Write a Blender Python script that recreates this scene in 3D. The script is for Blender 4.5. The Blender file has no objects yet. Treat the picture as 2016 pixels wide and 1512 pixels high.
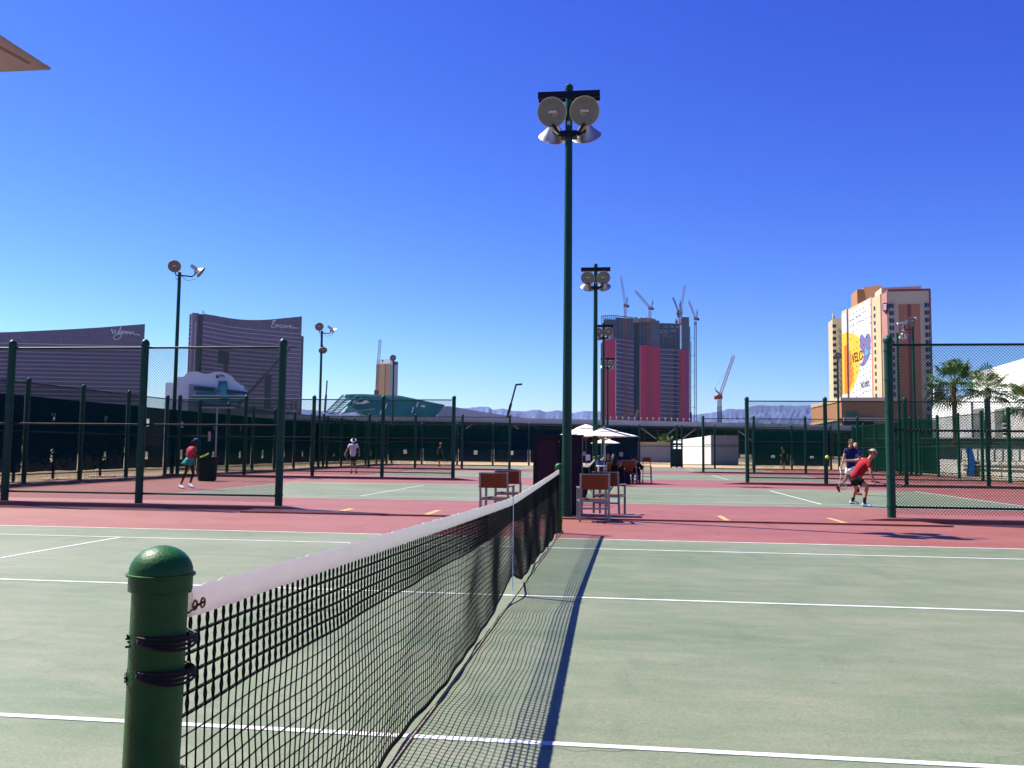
import bpy, math, random
from mathutils import Vector, Matrix, Quaternion, noise
random.seed(7)
rad = math.radians
SC = bpy.context.scene
COL = SC.collection

# ------------------------------------------------------------------ camera
CAM = Vector((1.0195, -1.9044, 1.3694))
YAW, PITCH, ROLL, FPX = .1237, .0755, .0109, 1721.6
FW = Vector((-math.sin(YAW)*math.cos(PITCH), math.cos(YAW)*math.cos(PITCH), math.sin(PITCH)))
_r = Vector((math.cos(YAW), math.sin(YAW), 0)); _u = _r.cross(FW)
RT = math.cos(ROLL)*_r + math.sin(ROLL)*_u
UP = -math.sin(ROLL)*_r + math.cos(ROLL)*_u
cd = bpy.data.cameras.new('camera'); cam = bpy.data.objects.new('camera', cd); COL.objects.link(cam)
cd.sensor_width = 36; cd.lens = FPX/2016*36; cd.clip_start = .05; cd.clip_end = 30000
M = Matrix((RT, UP, -FW)).transposed().to_4x4(); M.translation = CAM
cam.matrix_world = M; SC.camera = cam

# ------------------------------------------------------------------ light
SUN_EL = rad(52); SUN_AZ = math.atan2(.371, -.928)          # direction towards the sun, angle from +X
SDIR = Vector((math.cos(SUN_AZ)*math.cos(SUN_EL), math.sin(SUN_AZ)*math.cos(SUN_EL), math.sin(SUN_EL)))
sl = bpy.data.lights.new('sun', 'SUN'); sl.energy = 4.9; sl.angle = rad(.5); sl.color = (1, .955, .86)
so = bpy.data.objects.new('sun', sl); COL.objects.link(so); so.rotation_euler = SDIR.to_track_quat('Z', 'Y').to_euler()
w = bpy.data.worlds.new('World'); SC.world = w; w.use_nodes = True
nt = w.node_tree; nt.nodes.clear()
sky = nt.nodes.new('ShaderNodeTexSky'); sky.sky_type = 'NISHITA'; sky.sun_disc = False
sky.sun_elevation = SUN_EL; sky.sun_rotation = math.pi/2 - SUN_AZ
sky.altitude = 700; sky.air_density = 1.0; sky.dust_density = .35; sky.ozone_density = 3.0
# photograph's saturated blue: a power curve per channel on the physical sky
SS = .14; EXPO = 1.25
sep = nt.nodes.new('ShaderNodeSeparateColor'); cmb = nt.nodes.new('ShaderNodeCombineColor'); nt.links.new(sky.outputs[0], sep.inputs[0])
for ch, (a_, g_) in enumerate(((1.14, 2.2), (1.05, 1.96), (1.2, .81))):
    p_ = nt.nodes.new('ShaderNodeMath'); p_.operation = 'POWER'; p_.inputs[1].default_value = g_
    q_ = nt.nodes.new('ShaderNodeMath'); q_.operation = 'MULTIPLY'; q_.inputs[1].default_value = SS; nt.links.new(sep.outputs[ch], q_.inputs[0]); nt.links.new(q_.outputs[0], p_.inputs[0])
    r_ = nt.nodes.new('ShaderNodeMath'); r_.operation = 'MULTIPLY'; r_.inputs[1].default_value = a_/SS/2**EXPO; nt.links.new(p_.outputs[0], r_.inputs[0]); nt.links.new(r_.outputs[0], cmb.inputs[ch])
bg = nt.nodes.new('ShaderNodeBackground'); bg.inputs['Strength'].default_value = SS
ow = nt.nodes.new('ShaderNodeOutputWorld'); nt.links.new(cmb.outputs[0], bg.inputs[0]); nt.links.new(bg.outputs[0], ow.inputs[0])
vs = SC.view_settings; vs.view_transform = 'Standard'; vs.look = 'None'; vs.exposure = EXPO; vs.gamma = 1; vs.use_curve_mapping = False
SC.cycles.max_bounces = 6; SC.cycles.transparent_max_bounces = 24

# ------------------------------------------------------------------ helpers
def at(px, py, D): return CAM + D*(FW + RT*(px-1008)/FPX - UP*(py-756)/FPX)
FWH = Vector((-math.sin(YAW), math.cos(YAW), 0))
def av(px, py, D):
    """point of the upright plane D metres ahead of the camera"""
    d = FW + RT*(px-1008)/FPX - UP*(py-756)/FPX
    return CAM + d*(D/d.dot(FWH))
def hdepth(p): return (Vector(p)-CAM).dot(FWH)
def onz(px, py, z=0.):
    d = FW + RT*(px-1008)/FPX - UP*(py-756)/FPX
    return CAM + d*((z-CAM.z)/d.z)
def onY(px, py, Y):
    d = FW + RT*(px-1008)/FPX - UP*(py-756)/FPX
    return CAM + d*((Y-CAM.y)/d.y)
def depth(p): return (Vector(p)-CAM).dot(FW)
def flat(p, z=0.): return Vector((p[0], p[1], z))

def srgb(h):
    c = [int(h[i:i+2], 16)/255 for i in (0, 2, 4)]
    return [x/12.92 if x <= .04045 else ((x+.055)/1.055)**2.4 for x in c]
MATS = {}
ALB = .58; KEEP = ('white', 'cream', 'court', 'bulb', 'haze', 'print', 'shoe', 'ball')
def mat(name, col, rough=.6, metal=0., var=.12, scale=3., bump=0., bscale=40., spec=.22, alpha=1., trans=0.):
    if name in MATS: return MATS[name]
    m = bpy.data.materials.new(name); m.use_nodes = True; t = m.node_tree; b = t.nodes['Principled BSDF']
    if isinstance(col, str): col = srgb(col)
    if not any(q in name for q in KEEP): col = [x*ALB for x in col[:3]]
    tc = t.nodes.new('ShaderNodeTexCoord')
    n = t.nodes.new('ShaderNodeTexNoise'); n.inputs['Scale'].default_value = scale; n.inputs['Detail'].default_value = 5
    t.links.new(tc.outputs['Object'], n.inputs['Vector'])
    mr = t.nodes.new('ShaderNodeMapRange'); mr.inputs['From Min'].default_value = .3; mr.inputs['From Max'].default_value = .7
    mr.inputs['To Min'].default_value = 1-var; mr.inputs['To Max'].default_value = 1+var
    t.links.new(n.outputs[0], mr.inputs[0])
    mx = t.nodes.new('ShaderNodeVectorMath'); mx.operation = 'SCALE'; mx.inputs[0].default_value = col
    t.links.new(mr.outputs[0], mx.inputs['Scale']); t.links.new(mx.outputs[0], b.inputs['Base Color'])
    b.inputs['Roughness'].default_value = rough; b.inputs['Metallic'].default_value = metal
    b.inputs['Specular IOR Level'].default_value = spec; b.inputs['Alpha'].default_value = alpha
    if trans:
        b.inputs['Transmission Weight'].default_value = trans
    if bump:
        n2 = t.nodes.new('ShaderNodeTexNoise'); n2.inputs['Scale'].default_value = bscale; n2.inputs['Detail'].default_value = 3
        t.links.new(tc.outputs['Object'], n2.inputs['Vector'])
        bp = t.nodes.new('ShaderNodeBump'); bp.inputs['Strength'].default_value = bump; bp.inputs['Distance'].default_value = .02
        t.links.new(n2.outputs[0], bp.inputs['Height']); t.links.new(bp.outputs[0], b.inputs['Normal'])
    MATS[name] = m
    return m

def cloth_mat(name, col, tl=.35, rough=.9):
    """cloth that lets some light through"""
    if name in MATS: return MATS[name]
    m = mat(name, col, rough, var=.05, scale=8, bump=.1, bscale=60)
    t = m.node_tree; b = t.nodes['Principled BSDF']; out = t.nodes['Material Output']
    tr = t.nodes.new('ShaderNodeBsdfTranslucent'); tr.inputs[0].default_value = (*(srgb(col) if isinstance(col, str) else col), 1)
    ms = t.nodes.new('ShaderNodeMixShader'); ms.inputs[0].default_value = tl
    t.links.new(b.outputs[0], ms.inputs[1]); t.links.new(tr.outputs[0], ms.inputs[2]); t.links.new(ms.outputs[0], out.inputs[0])
    return m

class MB:
    def __init__(s): s.v = []; s.f = []
    def quad(s, a, b, c, d):
        n = len(s.v); s.v += [Vector(a), Vector(b), Vector(c), Vector(d)]; s.f.append((n, n+1, n+2, n+3)); return s
    def poly(s, pts):
        n = len(s.v); s.v += [Vector(p) for p in pts]; s.f.append(tuple(range(n, n+len(pts)))); return s
    def box(s, c, size, R=None):
        c = Vector(c); h = Vector(size)/2; n = len(s.v)
        for z in (-1, 1):
            for y in (-1, 1):
                for x in (-1, 1):
                    p = Vector((x*h.x, y*h.y, z*h.z))
                    if R is not None: p = R @ p
                    s.v.append(c+p)
        for q in ((0, 2, 3, 1), (4, 5, 7, 6), (0, 1, 5, 4), (2, 6, 7, 3), (0, 4, 6, 2), (1, 3, 7, 5)): s.f.append(tuple(n+i for i in q))
        return s
    def bar(s, a, b, w, h=None, up=(0, 0, 1)):
        a = Vector(a); b = Vector(b); h = h or w; d = (b-a); L = d.length
        if L < 1e-6: return s
        d /= L; u = Vector(up)
        if abs(d.dot(u)) > .98: u = Vector((0, 1, 0))
        x = d.cross(u).normalized(); z = x.cross(d)
        R = Matrix((x, d, z)).transposed()
        return s.box((a+b)/2, (w, L, h), R)
    def tube(s, pts, r, k=8, caps=True, closed=False):
        pts = [Vector(p) for p in pts]; N = len(pts); rr = r if isinstance(r, (list, tuple)) else [r]*N
        n0 = len(s.v); prev = None
        for i, p in enumerate(pts):
            if closed: d = pts[(i+1) % N]-pts[i-1]
            else: d = pts[min(i+1, N-1)]-pts[max(i-1, 0)]
            if d.length < 1e-9: d = Vector((0, 0, 1))
            d.normalize()
            if prev is None:
                u = Vector((0, 0, 1)) if abs(d.z) < .9 else Vector((1, 0, 0))
                x = d.cross(u).normalized()
            else:
                x = (prev - d*prev.dot(d))
                x = x.normalized() if x.length > 1e-6 else d.orthogonal().normalized()
            prev = x; y = d.cross(x)
            for j in range(k):
                a = 2*math.pi*j/k; s.v.append(p+(x*math.cos(a)+y*math.sin(a))*rr[i])
        for i in range(N if closed else N-1):
            i2 = (i+1) % N
            for j in range(k):
                j2 = (j+1) % k
                s.f.append((n0+i*k+j, n0+i*k+j2, n0+i2*k+j2, n0+i2*k+j))
        if caps and not closed:
            s.f.append(tuple(n0+j for j in reversed(range(k)))); s.f.append(tuple(n0+(N-1)*k+j for j in range(k)))
        return s
    def lathe(s, prof, k=20, M=None):
        """prof: (radius, z) pairs round the local z axis, placed by the 4x4 matrix M"""
        n0 = len(s.v); M = M or Matrix()
        for r, z in prof:
            for j in range(k):
                a = 2*math.pi*j/k; s.v.append(M @ Vector((r*math.cos(a), r*math.sin(a), z)))
        for i in range(len(prof)-1):
            for j in range(k):
                j2 = (j+1) % k; s.f.append((n0+i*k+j, n0+i*k+j2, n0+(i+1)*k+j2, n0+(i+1)*k+j))
        return s
    def ball(s, c, r, k=10, M3=None):
        sx, sy, sz = r if isinstance(r, (list, tuple)) else (r, r, r)
        n0 = len(s.v); R = k//2
        for i in range(R+1):
            th = math.pi*i/R
            for j in range(k):
                ph = 2*math.pi*j/k
                p = Vector((sx*math.sin(th)*math.cos(ph), sy*math.sin(th)*math.sin(ph), sz*math.cos(th)))
                if M3 is not None: p = M3 @ p
                s.v.append(Vector(c)+p)
        for i in range(R):
            for j in range(k):
                j2 = (j+1) % k; s.f.append((n0+i*k+j, n0+(i+1)*k+j, n0+(i+1)*k+j2, n0+i*k+j2))
        return s
    def add(s, me):
        n = len(s.v); s.v += [v.co.copy() for v in me.vertices]; s.f += [tuple(n+i for i in p.vertices) for p in me.polygons]; return s
    def mesh(s, name, m, off=None, smooth=False):
        me = bpy.data.meshes.new(name)
        vv = [(v-off) for v in s.v] if off is not None else s.v
        me.from_pydata([tuple(v) for v in vv], [], s.f); me.update()
        if smooth:
            me.polygons.foreach_set('use_smooth', [True]*len(me.polygons))
            try: me.set_sharp_from_angle(angle=rad(38))
            except Exception: pass
        if m: me.materials.append(m)
        return me
    def build(s, name, m, parent=None, world=False, smooth=False):
        off = None
        if world and parent is not None:
            off = parent.location.copy(); q = parent.parent
            while q is not None: off += q.location; q = q.parent
        return link(name, s.mesh(name, m, off, smooth), parent)

def link(name, me, parent=None, loc=None):
    o = bpy.data.objects.new(name, me); COL.objects.link(o)
    if parent is not None: o.parent = parent
    if loc is not None: o.location = loc
    return o
def tag(o, label=None, cat=None, group=None, kind=None):
    if label: o['label'] = label
    if cat: o['category'] = cat
    if group: o['group'] = group
    if kind: o['kind'] = kind
    return o
def thing(name, label, cat, loc=(0, 0, 0), rz=0, group=None):
    o = bpy.data.objects.new(name, None); COL.objects.link(o); o.location = loc; o.rotation_euler = (0, 0, rz)
    return tag(o, label, cat, group)
def copy_tree(o, parent=None):
    c = o.copy(); COL.objects.link(c)
    if parent is not None: c.parent = parent
    for ch in list(o.children): copy_tree(ch, c)
    return c
def text_mesh(txt, size, ext=.02, m=None, align='LEFT', shear=0., name='lettering'):
    cu = bpy.data.curves.new(name, 'FONT'); cu.body = txt; cu.size = size; cu.extrude = ext; cu.align_x = align; cu.shear = shear; cu.resolution_u = 3
    o = bpy.data.objects.new(name, cu); COL.objects.link(o)
    dg = bpy.context.evaluated_depsgraph_get(); me = bpy.data.meshes.new_from_object(o.evaluated_get(dg)); me.name = name
    bpy.data.objects.remove(o)
    if m: me.materials.clear(); me.materials.append(m)
    return me

# ------------------------------------------------------------------ materials
def court_mat(name, c1, c2, c3, rough):
    m = mat(name, c1, rough, var=.0, scale=.5); t = m.node_tree; b = t.nodes['Principled BSDF']
    tc = t.nodes.new('ShaderNodeTexCoord')
    def nz(sc, det, sx=1, sy=1, seed=0):
        mp = t.nodes.new('ShaderNodeMapping'); mp.inputs['Scale'].default_value = (sx, sy, 1); mp.inputs['Location'].default_value = (seed, seed*2, 0)
        n = t.nodes.new('ShaderNodeTexNoise'); n.inputs['Scale'].default_value = sc; n.inputs['Detail'].default_value = det; n.inputs['Roughness'].default_value = .62
        t.links.new(tc.outputs['Object'], mp.inputs[0]); t.links.new(mp.outputs[0], n.inputs['Vector']); return n
    big = nz(.42, 6, .6, 1.2, 3); mid = nz(2.6, 6, .6, 1.6, 9); fine = nz(55, 3); fleck = nz(9, 8, 1, 1, 5)
    b.inputs['Specular IOR Level'].default_value = .4
    r1 = t.nodes.new('ShaderNodeValToRGB'); r1.color_ramp.elements[0].position = .38; r1.color_ramp.elements[1].position = .64
    r1.color_ramp.elements[0].color = (*srgb(c1), 1); r1.color_ramp.elements[1].color = (*srgb(c2), 1)
    t.links.new(big.outputs[0], r1.inputs[0])
    r2 = t.nodes.new('ShaderNodeMapRange'); r2.inputs[1].default_value = .45; r2.inputs[2].default_value = .75; r2.inputs[3].default_value = 0; r2.inputs[4].default_value = .55
    t.links.new(mid.outputs[0], r2.inputs[0])
    mx = t.nodes.new('ShaderNodeMix'); mx.data_type = 'RGBA'; mx.inputs[7].default_value = (*srgb(c3), 1)
    t.links.new(r2.outputs[0], mx.inputs[0]); t.links.new(r1.outputs[0], mx.inputs[6])
    r3 = t.nodes.new('ShaderNodeMapRange'); r3.inputs[1].default_value = .25; r3.inputs[2].default_value = .75; r3.inputs[3].default_value = .8; r3.inputs[4].default_value = 1.2
    t.links.new(fine.outputs[0], r3.inputs[0])
    r4 = t.nodes.new('ShaderNodeMapRange'); r4.inputs[1].default_value = .28; r4.inputs[2].default_value = .4; r4.inputs[3].default_value = .8; r4.inputs[4].default_value = 1
    t.links.new(fleck.outputs[0], r4.inputs[0])
    mu = t.nodes.new('ShaderNodeMath'); mu.operation = 'MULTIPLY'; t.links.new(r3.outputs[0], mu.inputs[0]); t.links.new(r4.outputs[0], mu.inputs[1])
    def mrange(src, a, b, c, d):
        q = t.nodes.new('ShaderNodeMapRange'); q.inputs[1].default_value = a; q.inputs[2].default_value = b; q.inputs[3].default_value = c; q.inputs[4].default_value = d; t.links.new(src, q.inputs[0]); return q.outputs[0]
    def mul(a, b):
        q = t.nodes.new('ShaderNodeMath'); q.operation = 'MULTIPLY'; t.links.new(a, q.inputs[0]); t.links.new(b, q.inputs[1]); return q.outputs[0]
    wn = nz(1.4, 4, 1, 1, 21); wm = t.nodes.new('ShaderNodeVectorMath'); wm.operation = 'MULTIPLY_ADD'; wm.inputs[1].default_value = (.5, .5, 0); t.links.new(wn.outputs['Color'], wm.inputs[0]); t.links.new(tc.outputs['Object'], wm.inputs[2])
    vo = t.nodes.new('ShaderNodeTexVoronoi'); vo.feature = 'DISTANCE_TO_EDGE'; vo.inputs['Scale'].default_value = .28; t.links.new(wm.outputs[0], vo.inputs['Vector'])
    ck = mrange(vo.outputs['Distance'], .0008, .0028, 0, 1); msk = mrange(nz(.35, 3, 1, 1, 40).outputs[0], .5, .62, 0, .5)
    iv = t.nodes.new('ShaderNodeMath'); iv.operation = 'SUBTRACT'; iv.inputs[0].default_value = 1; t.links.new(ck, iv.inputs[1])
    cr = mul(iv.outputs[0], msk); c1_ = t.nodes.new('ShaderNodeMath'); c1_.operation = 'SUBTRACT'; c1_.inputs[0].default_value = 1; t.links.new(cr, c1_.inputs[1])
    sp_ = t.nodes.new('ShaderNodeTexVoronoi'); sp_.inputs['Scale'].default_value = 1.9; sp_.inputs['Randomness'].default_value = 1; t.links.new(wm.outputs[0], sp_.inputs['Vector'])
    spots = mrange(sp_.outputs['Distance'], .02, .06, .82, 1)
    st = mrange(nz(1.1, 7, 2.2, .5, 60).outputs[0], .56, .72, 1, .84); st2 = mrange(nz(1.6, 8, .4, 1.8, 80).outputs[0], .58, .75, 1, 1.16)
    tot = mul(mul(mul(c1_.outputs[0], spots), mul(st, st2)), mu.outputs[0])
    sc = t.nodes.new('ShaderNodeVectorMath'); sc.operation = 'SCALE'; t.links.new(mx.outputs[2], sc.inputs[0]); t.links.new(tot, sc.inputs['Scale'])
    t.links.new(sc.outputs[0], b.inputs['Base Color'])
    bp = t.nodes.new('ShaderNodeBump'); bp.inputs['Strength'].default_value = .35; bp.inputs['Distance'].default_value = .004
    t.links.new(fine.outputs[0], bp.inputs['Height']); t.links.new(bp.outputs[0], b.inputs['Normal'])
    return m
M_GREEN = court_mat('court_green', '58664A', '6D735B', '807C6A', .6)
M_PINK = court_mat('court_rose', '7C443A', '845044', '8F6156', .55)
M_LINE = mat('line_white', 'C4C4BE', .6, var=.16, scale=5)
M_YEL = mat('line_yellow', 'D8B878', .7, var=.35, scale=14)
M_SAND = mat('sand', 'D9B98E', .95, var=.14, scale=1.2, bump=.4, bscale=8)
M_GRAVEL = mat('gravel', 'B89F7C', .95, var=.35, scale=20, bump=.6, bscale=25)
M_DESERT = mat('desert', '8F8676', .95, var=.2, scale=.02)
M_POST = mat('post_green', '1F6A30', .46, var=.2, scale=22, bump=.12, bscale=160)
M_POSTF = mat('fence_green', '125240', .45, var=.15, scale=5)
M_POLE = mat('pole_green', '0E4F3E', .4, var=.1, scale=3)
M_RAIL = mat('rail_green', '0B3026', .5, var=.1, scale=6)
M_WIRE = mat('wire_green', '0C3A2C', .9, var=.0, spec=0.)
M_CORD = mat('black_cord', '0A0A10', .85, var=.1, scale=30, spec=.2)
M_ROPE = mat('black_rope', '15151C', .7, var=.3, scale=120, spec=.4)
M_CANVAS = cloth_mat('white_canvas', 'EAE6DE', .38)
M_STRAP = mat('strap_white', 'D8DAE0', .8, var=.05)
M_HEM = mat('hem_black', '0C1018', .9, var=.1, spec=.2)
M_BRASS = mat('brass', 'B07A30', .3, .9, var=.1)
M_ALU = mat('aluminium', 'A7A9B4', .38, .55, var=.06, scale=9)
M_ALU2 = mat('aluminium_bowl', 'D9D6D2', .34, .75, var=.05, scale=4)
M_DARKALU = mat('dark_steel', '0B1024', .5, var=.1)
M_LENS = mat('lens_grey', '6D7274', .12, var=.15, scale=3, spec=.7)
M_REFL = mat('reflector_white_grey', '5A666C', .45, .15, var=.3, scale=5)
M_BULB = mat('bulb_white', 'DADDE2', .2, var=.02)
M_WOOD = mat('teak', '8A4A20', .55, var=.3, scale=7, bump=.1)
M_WOODP = mat('teak_pale', 'A9744E', .6, var=.2, scale=7)
M_CAB = mat('cabinet_dark', '150C18', .5, var=.1)
M_CABP = mat('cabinet_panel', '38182F', .55, var=.15, scale=4)
M_WHITE = mat('wall_white', 'EFEDE9', .8, var=.04, scale=.6)
M_UMB = cloth_mat('umbrella_cream', 'F1EBDD', .25)
M_TAN = cloth_mat('umbrella_tan', 'DACED2', .22)
M_SKIN = mat('skin_light', 'C98F6C', .55, var=.06, scale=10)
M_SKIN2 = mat('skin_dark', '3F2018', .5, var=.06, scale=10)
M_HAIR = mat('hair_dark', '120C0B', .6, var=.2, scale=40)
def screen_mat(name, col, alpha):
    m = mat(name, col, .9, var=.25, scale=.7, spec=.0, alpha=alpha, bump=.15, bscale=3)
    return m
M_SCR = screen_mat('windscreen_teal', '0A3E5A', .985)
M_SCRG = screen_mat('windscreen_green', '1F5E4E', .8)
M_SCRL = mat('hem_tape', '0D3A44', .8, var=.1)

# ------------------------------------------------------------------ ground and courts
PITCHY = 20.4; NC = 4
def sheet(name, x0, x1, y0, y1, z, m, kind='structure'):
    o = MB().quad((x0, y0, z), (x1, y0, z), (x1, y1, z), (x0, y1, z)).build(name, m); return tag(o, kind=kind)
sheet('desert_ground', -9000, 9000, -300, 12000, -.06, M_DESERT)
sheet('sand_ground', -60, 60, -20, 130, -.03, M_SAND)
sheet('gravel_strip', -30, -20.9, -10, 90, -.02, M_GRAVEL)
sheet('court_surround', -20.7, 20.9, -8, 77.0, 0, M_PINK)
for k in range(NC):
    c = 6.4+PITCHY*k
    sheet('court_surface', -11.885, 11.885, c-5.485, c+5.485, .004, M_GREEN)
    root = tag(link('court_lines', MB().box((0, c+5.46, .0065), (23.77, .055, .003)).mesh('court_lines', M_LINE)), kind='structure')
    def ln(x, y, sx, sy): MB().box((x, y, .0065), (sx, sy, .003)).build('painted_line', M_LINE, root)
    ln(0, c-5.46, 23.77, .055)
    for s in (-1, 1):
        ln(0, c+s*4.115, 23.66, .05); ln(s*6.4, c, .05, 8.18); ln(s*11.86, c, .05, 10.86); ln(s*11.8, c, .07, .05)
    ln(0, c, 12.75, .05)
# low raised strip across the gap between the divider fences, with faded yellow marks
for k in range(1):
    mb = MB(); x0, x1, y0, y1 = -6.9, 7.3, 15.75, 17.15
    mb.poly([(x0, y0, .035), (x1, y0, .035), (x1-.6, y1, .035), (x0, y1, .035)])
    mb.quad((x0, y0, 0), (x1, y0, 0), (x1, y0, .035), (x0, y0, .035)); mb.quad((x1, y0, 0), (x1-.6, y1, 0), (x1-.6, y1, .035), (x1, y0, .035))
    mb.quad((x0, y1, 0), (x0, y0, 0), (x0, y0, .035), (x0, y1, .035))
    st = tag(mb.build('raised_strip', M_PINK), kind='structure')
    for px, py, wd in ((636, 1012, .15), (822, 1016, .14), (1432, 1028, .11), (1672, 1034, .12)):
        X = onz(px, py, .04).x
        MB().quad((X, 15.8, .039), (X+wd, 15.8, .039), (X+wd-.02, 17.1, .039), (X-.02, 17.1, .039)).build('yellow_mark', M_YEL, st)
    m3 = MB()
    for i in range(120):
        x = x0+1+i*.1+random.uniform(-.03, .03)
        if x > x1-1 or noise.noise(Vector((x*1.2, 0, 0))) < -.12: continue
        m3.quad((x, 17.0, .0385), (x+random.uniform(.03, .09), 17.0, .0385), (x+.05, 17.05, .0385), (x, 17.04, .0385))
    tag(m3.build('faded_paint_flecks', mat('faded_paint', 'E3A9A0', .7), st), kind='stuff')

# ------------------------------------------------------------------ tennis nets
def net_x(y, t):
    """sideways sway of the net, metres"""
    e = min(1, y/.5, (12.8-y)/.5)
    b = 1-t
    return e*(.012*math.sin(y*1.9+.4)*b + .022*math.exp(-((y-2.6)/1.6)**2)*b + .012*noise.noise(Vector((y*1.1, t*1.5, 3)))*2*min(1, b*2.5)) + .004*math.sin(y*5+t*4)*e*min(1, b*3)
def net_top(y):
    a = abs(y-6.4)/6.4
    return .918+((1.036 if y < 6.4 else 1.055)-.918)*(a**1.12)
def net_bot(y):
    return .045+.012*abs(noise.noise(Vector((y*.8, 5, 0))))*2+.11*math.exp(-((y-6.4)/.42)**2)+.04*math.exp(-((y-6.4)/1.2)**2)
def net_pt(y, row, nrow, jit=True):
    zt = net_top(y)-.062; zb = net_bot(y); t = 1-row/nrow
    z = zb+(zt-zb)*t
    jy = 0; jz = 0
    if jit and 0 < row:
        q = 1-t
        jy = .016*noise.noise(Vector((y*2.3, row*.33, 1)))*2*q + .003*noise.noise(Vector((y*19, row*.8, 7)))
        jz = .014*noise.noise(Vector((y*2.7, row*.25, 11)))*2*q
        jy += -.10*(y-6.4)*math.exp(-((y-6.4)/.4)**2)*q**3
    return Vector((net_x(y, t), y+jy, z+jz))
Y0N, Y1N = .07, 12.73
NCOL = 288; NROW = 20; NTH = 5
P = [[net_pt(Y0N+(Y1N-Y0N)*i/NCOL, j, NROW) for j in range(NROW+1)] for i in range(NCOL+1)]
netm = MB()
def knot(c, r):
    n = len(netm.v)
    for d in ((1, 0, 0), (-1, 0, 0), (0, 1, 0), (0, -1, 0), (0, 0, 1), (0, 0, -1)): netm.v.append(c+Vector(d)*r)
    for f in ((0, 2, 4), (2, 1, 4), (1, 3, 4), (3, 0, 4), (2, 0, 5), (1, 2, 5), (3, 1, 5), (0, 3, 5)): netm.f.append(tuple(n+i for i in f))
for i in range(NCOL+1):
    near = i < 110
    if True:
        # doubled cords in the upper rows bow apart into rounded eyes
        for s in ((-1, 1)):
            pts = []
            for j in range(NTH):
                a, b = P[i][j], P[i][j+1]
                pts.append(a)
                m_ = (a+b)/2; m_.y += s*(.0056+.002*noise.noise(Vector((i*.7, j*.9, s)))); pts.append(m_)
            pts.append(P[i][NTH]); netm.tube(pts, .0030, 3 if not near else 4, caps=False)
    netm.tube(P[i][NTH:], .0029, 3, caps=False)
for j in range(1, NROW+1):
    if j <= NTH:
        for s in (-1, 1):
            pts = []
            for i in range(NCOL):
                a, b = P[i][j], P[i+1][j]; pts.append(a); m_ = (a+b)/2; m_.z += s*.0028-.001; pts.append(m_)
            netm.tube(pts, .0031, 3, caps=False)
    else: netm.tube([P[i][j] for i in range(NCOL+1)], .0027, 3, caps=False)
    for i in range(NCOL+1):
        if i < 180 or j <= NTH: knot(P[i][j], .0082 if j <= NTH else .0048)
band = MB(); prof = []
NB = 700
for i in range(NB+1):
    y = .1+(12.72-.1)*i/NB; zt = net_top(y)
    wv = .005*noise.noise(Vector((y*12, 0, 0)))+.002*math.sin(y*70)*(.5+noise.noise(Vector((y*3, 1, 0))))
    x0 = net_x(y, 1)
    h = .068+.0035*noise.noise(Vector((y*16, 4, 0)))+.002*math.sin(y*140)
    wf = .004*noise.noise(Vector((y*13, 9, 0)))+.0012*math.sin(y*140)
    prof.append([Vector((x0-.009+wf, y, zt-h)), Vector((x0-.010, y, zt-.02)), Vector((x0-.005, y, zt-.002+wv)), Vector((x0+.003, y, zt+.002+wv)), Vector((x0+.010, y, zt-.015)), Vector((x0+.009+wf, y, zt-.04)), Vector((x0+.009-wf, y, zt-h))])
for a in prof: band.v += a
for i in range(NB):
    for j in range(6): n = i*7+j; band.f.append((n, n+1, n+8, n+7))
    band.f.append((i*7+6, i*7, (i+1)*7, (i+1)*7+6))
band.f.append(tuple(range(7))); band.f.append(tuple(NB*7+j for j in reversed(range(7))))
lace_near = MB()
def lacing(mb, y, z, R, turns=3, s=1):
    for q in range(turns):
        pts = []
        for i in range(22):
            a = math.radians(-100+200*i/21) if False else 2*math.pi*i/21
            pts.append((R*math.cos(a), y+R*math.sin(a), z+q*.0065+.004*math.sin(a*2+q)-.006*math.cos(a)))
        mb.tube(pts, .0034, 5, caps=False)
    # knot with loose ends on the side towards -x
    for q in range(9):
        c = Vector((-R+.003, y-R*.35+random.uniform(-.014, .014), z+random.uniform(-.008, .014)))
        a = random.uniform(0, 3)
        mb.tube([c+Vector((-.004, .014*math.cos(a), .012*math.sin(a))), c+Vector((-.008, 0, 0)), c-Vector((.002, .014*math.cos(a), .014*math.sin(a)))], .0028, 5)
def make_net(k):
    lab = ['black tennis net with white top band tied to the nearest round green post', 'tennis net on the second court, its white band seen beside the dark cabinet',
           'tennis net on the third court, seen end on past the white side table', 'farthest tennis net, seen as a short white band beside the distant lamp posts'][k]
    t = thing('tennis_net', lab, 'tennis net', (0, PITCHY*k, 0), group='tennis nets across the courts')
    tag(link('netting', NETME, t), kind='stuff'); link('top_band', BANDME, t)
    link('centre_strap', STRAPME, t); link('hem_tape', HEMME, t)
    for me in LACES: link('lacing_cord', me, t)
    for y in (.112, .152): link('grommet', GROMME, t, (net_x(y, 1)+.0105, y, net_top(y)-.042))
    link('lacing_tie', TIEME, t)
    return t
NETME = netm.mesh('netting', M_CORD); BANDME = band.mesh('top_band', M_CANVAS, smooth=True)
sb = MB(); sb.box((.013, 6.4, .50), (.004, .03, .83)); sb.box((-.013, 6.4, .52), (.004, .03, .8)); sb.box((0, 6.4, .921), (.032, .032, .006)); sb.tube([(.012, 6.4, .1), (.014, 6.4, .0)], .006, 6)
STRAPME = sb.mesh('centre_strap', M_STRAP)
hm = MB(); hp = [net_pt(Y0N+(Y1N-Y0N)*i/160, NROW, NROW) for i in range(161)]
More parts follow.
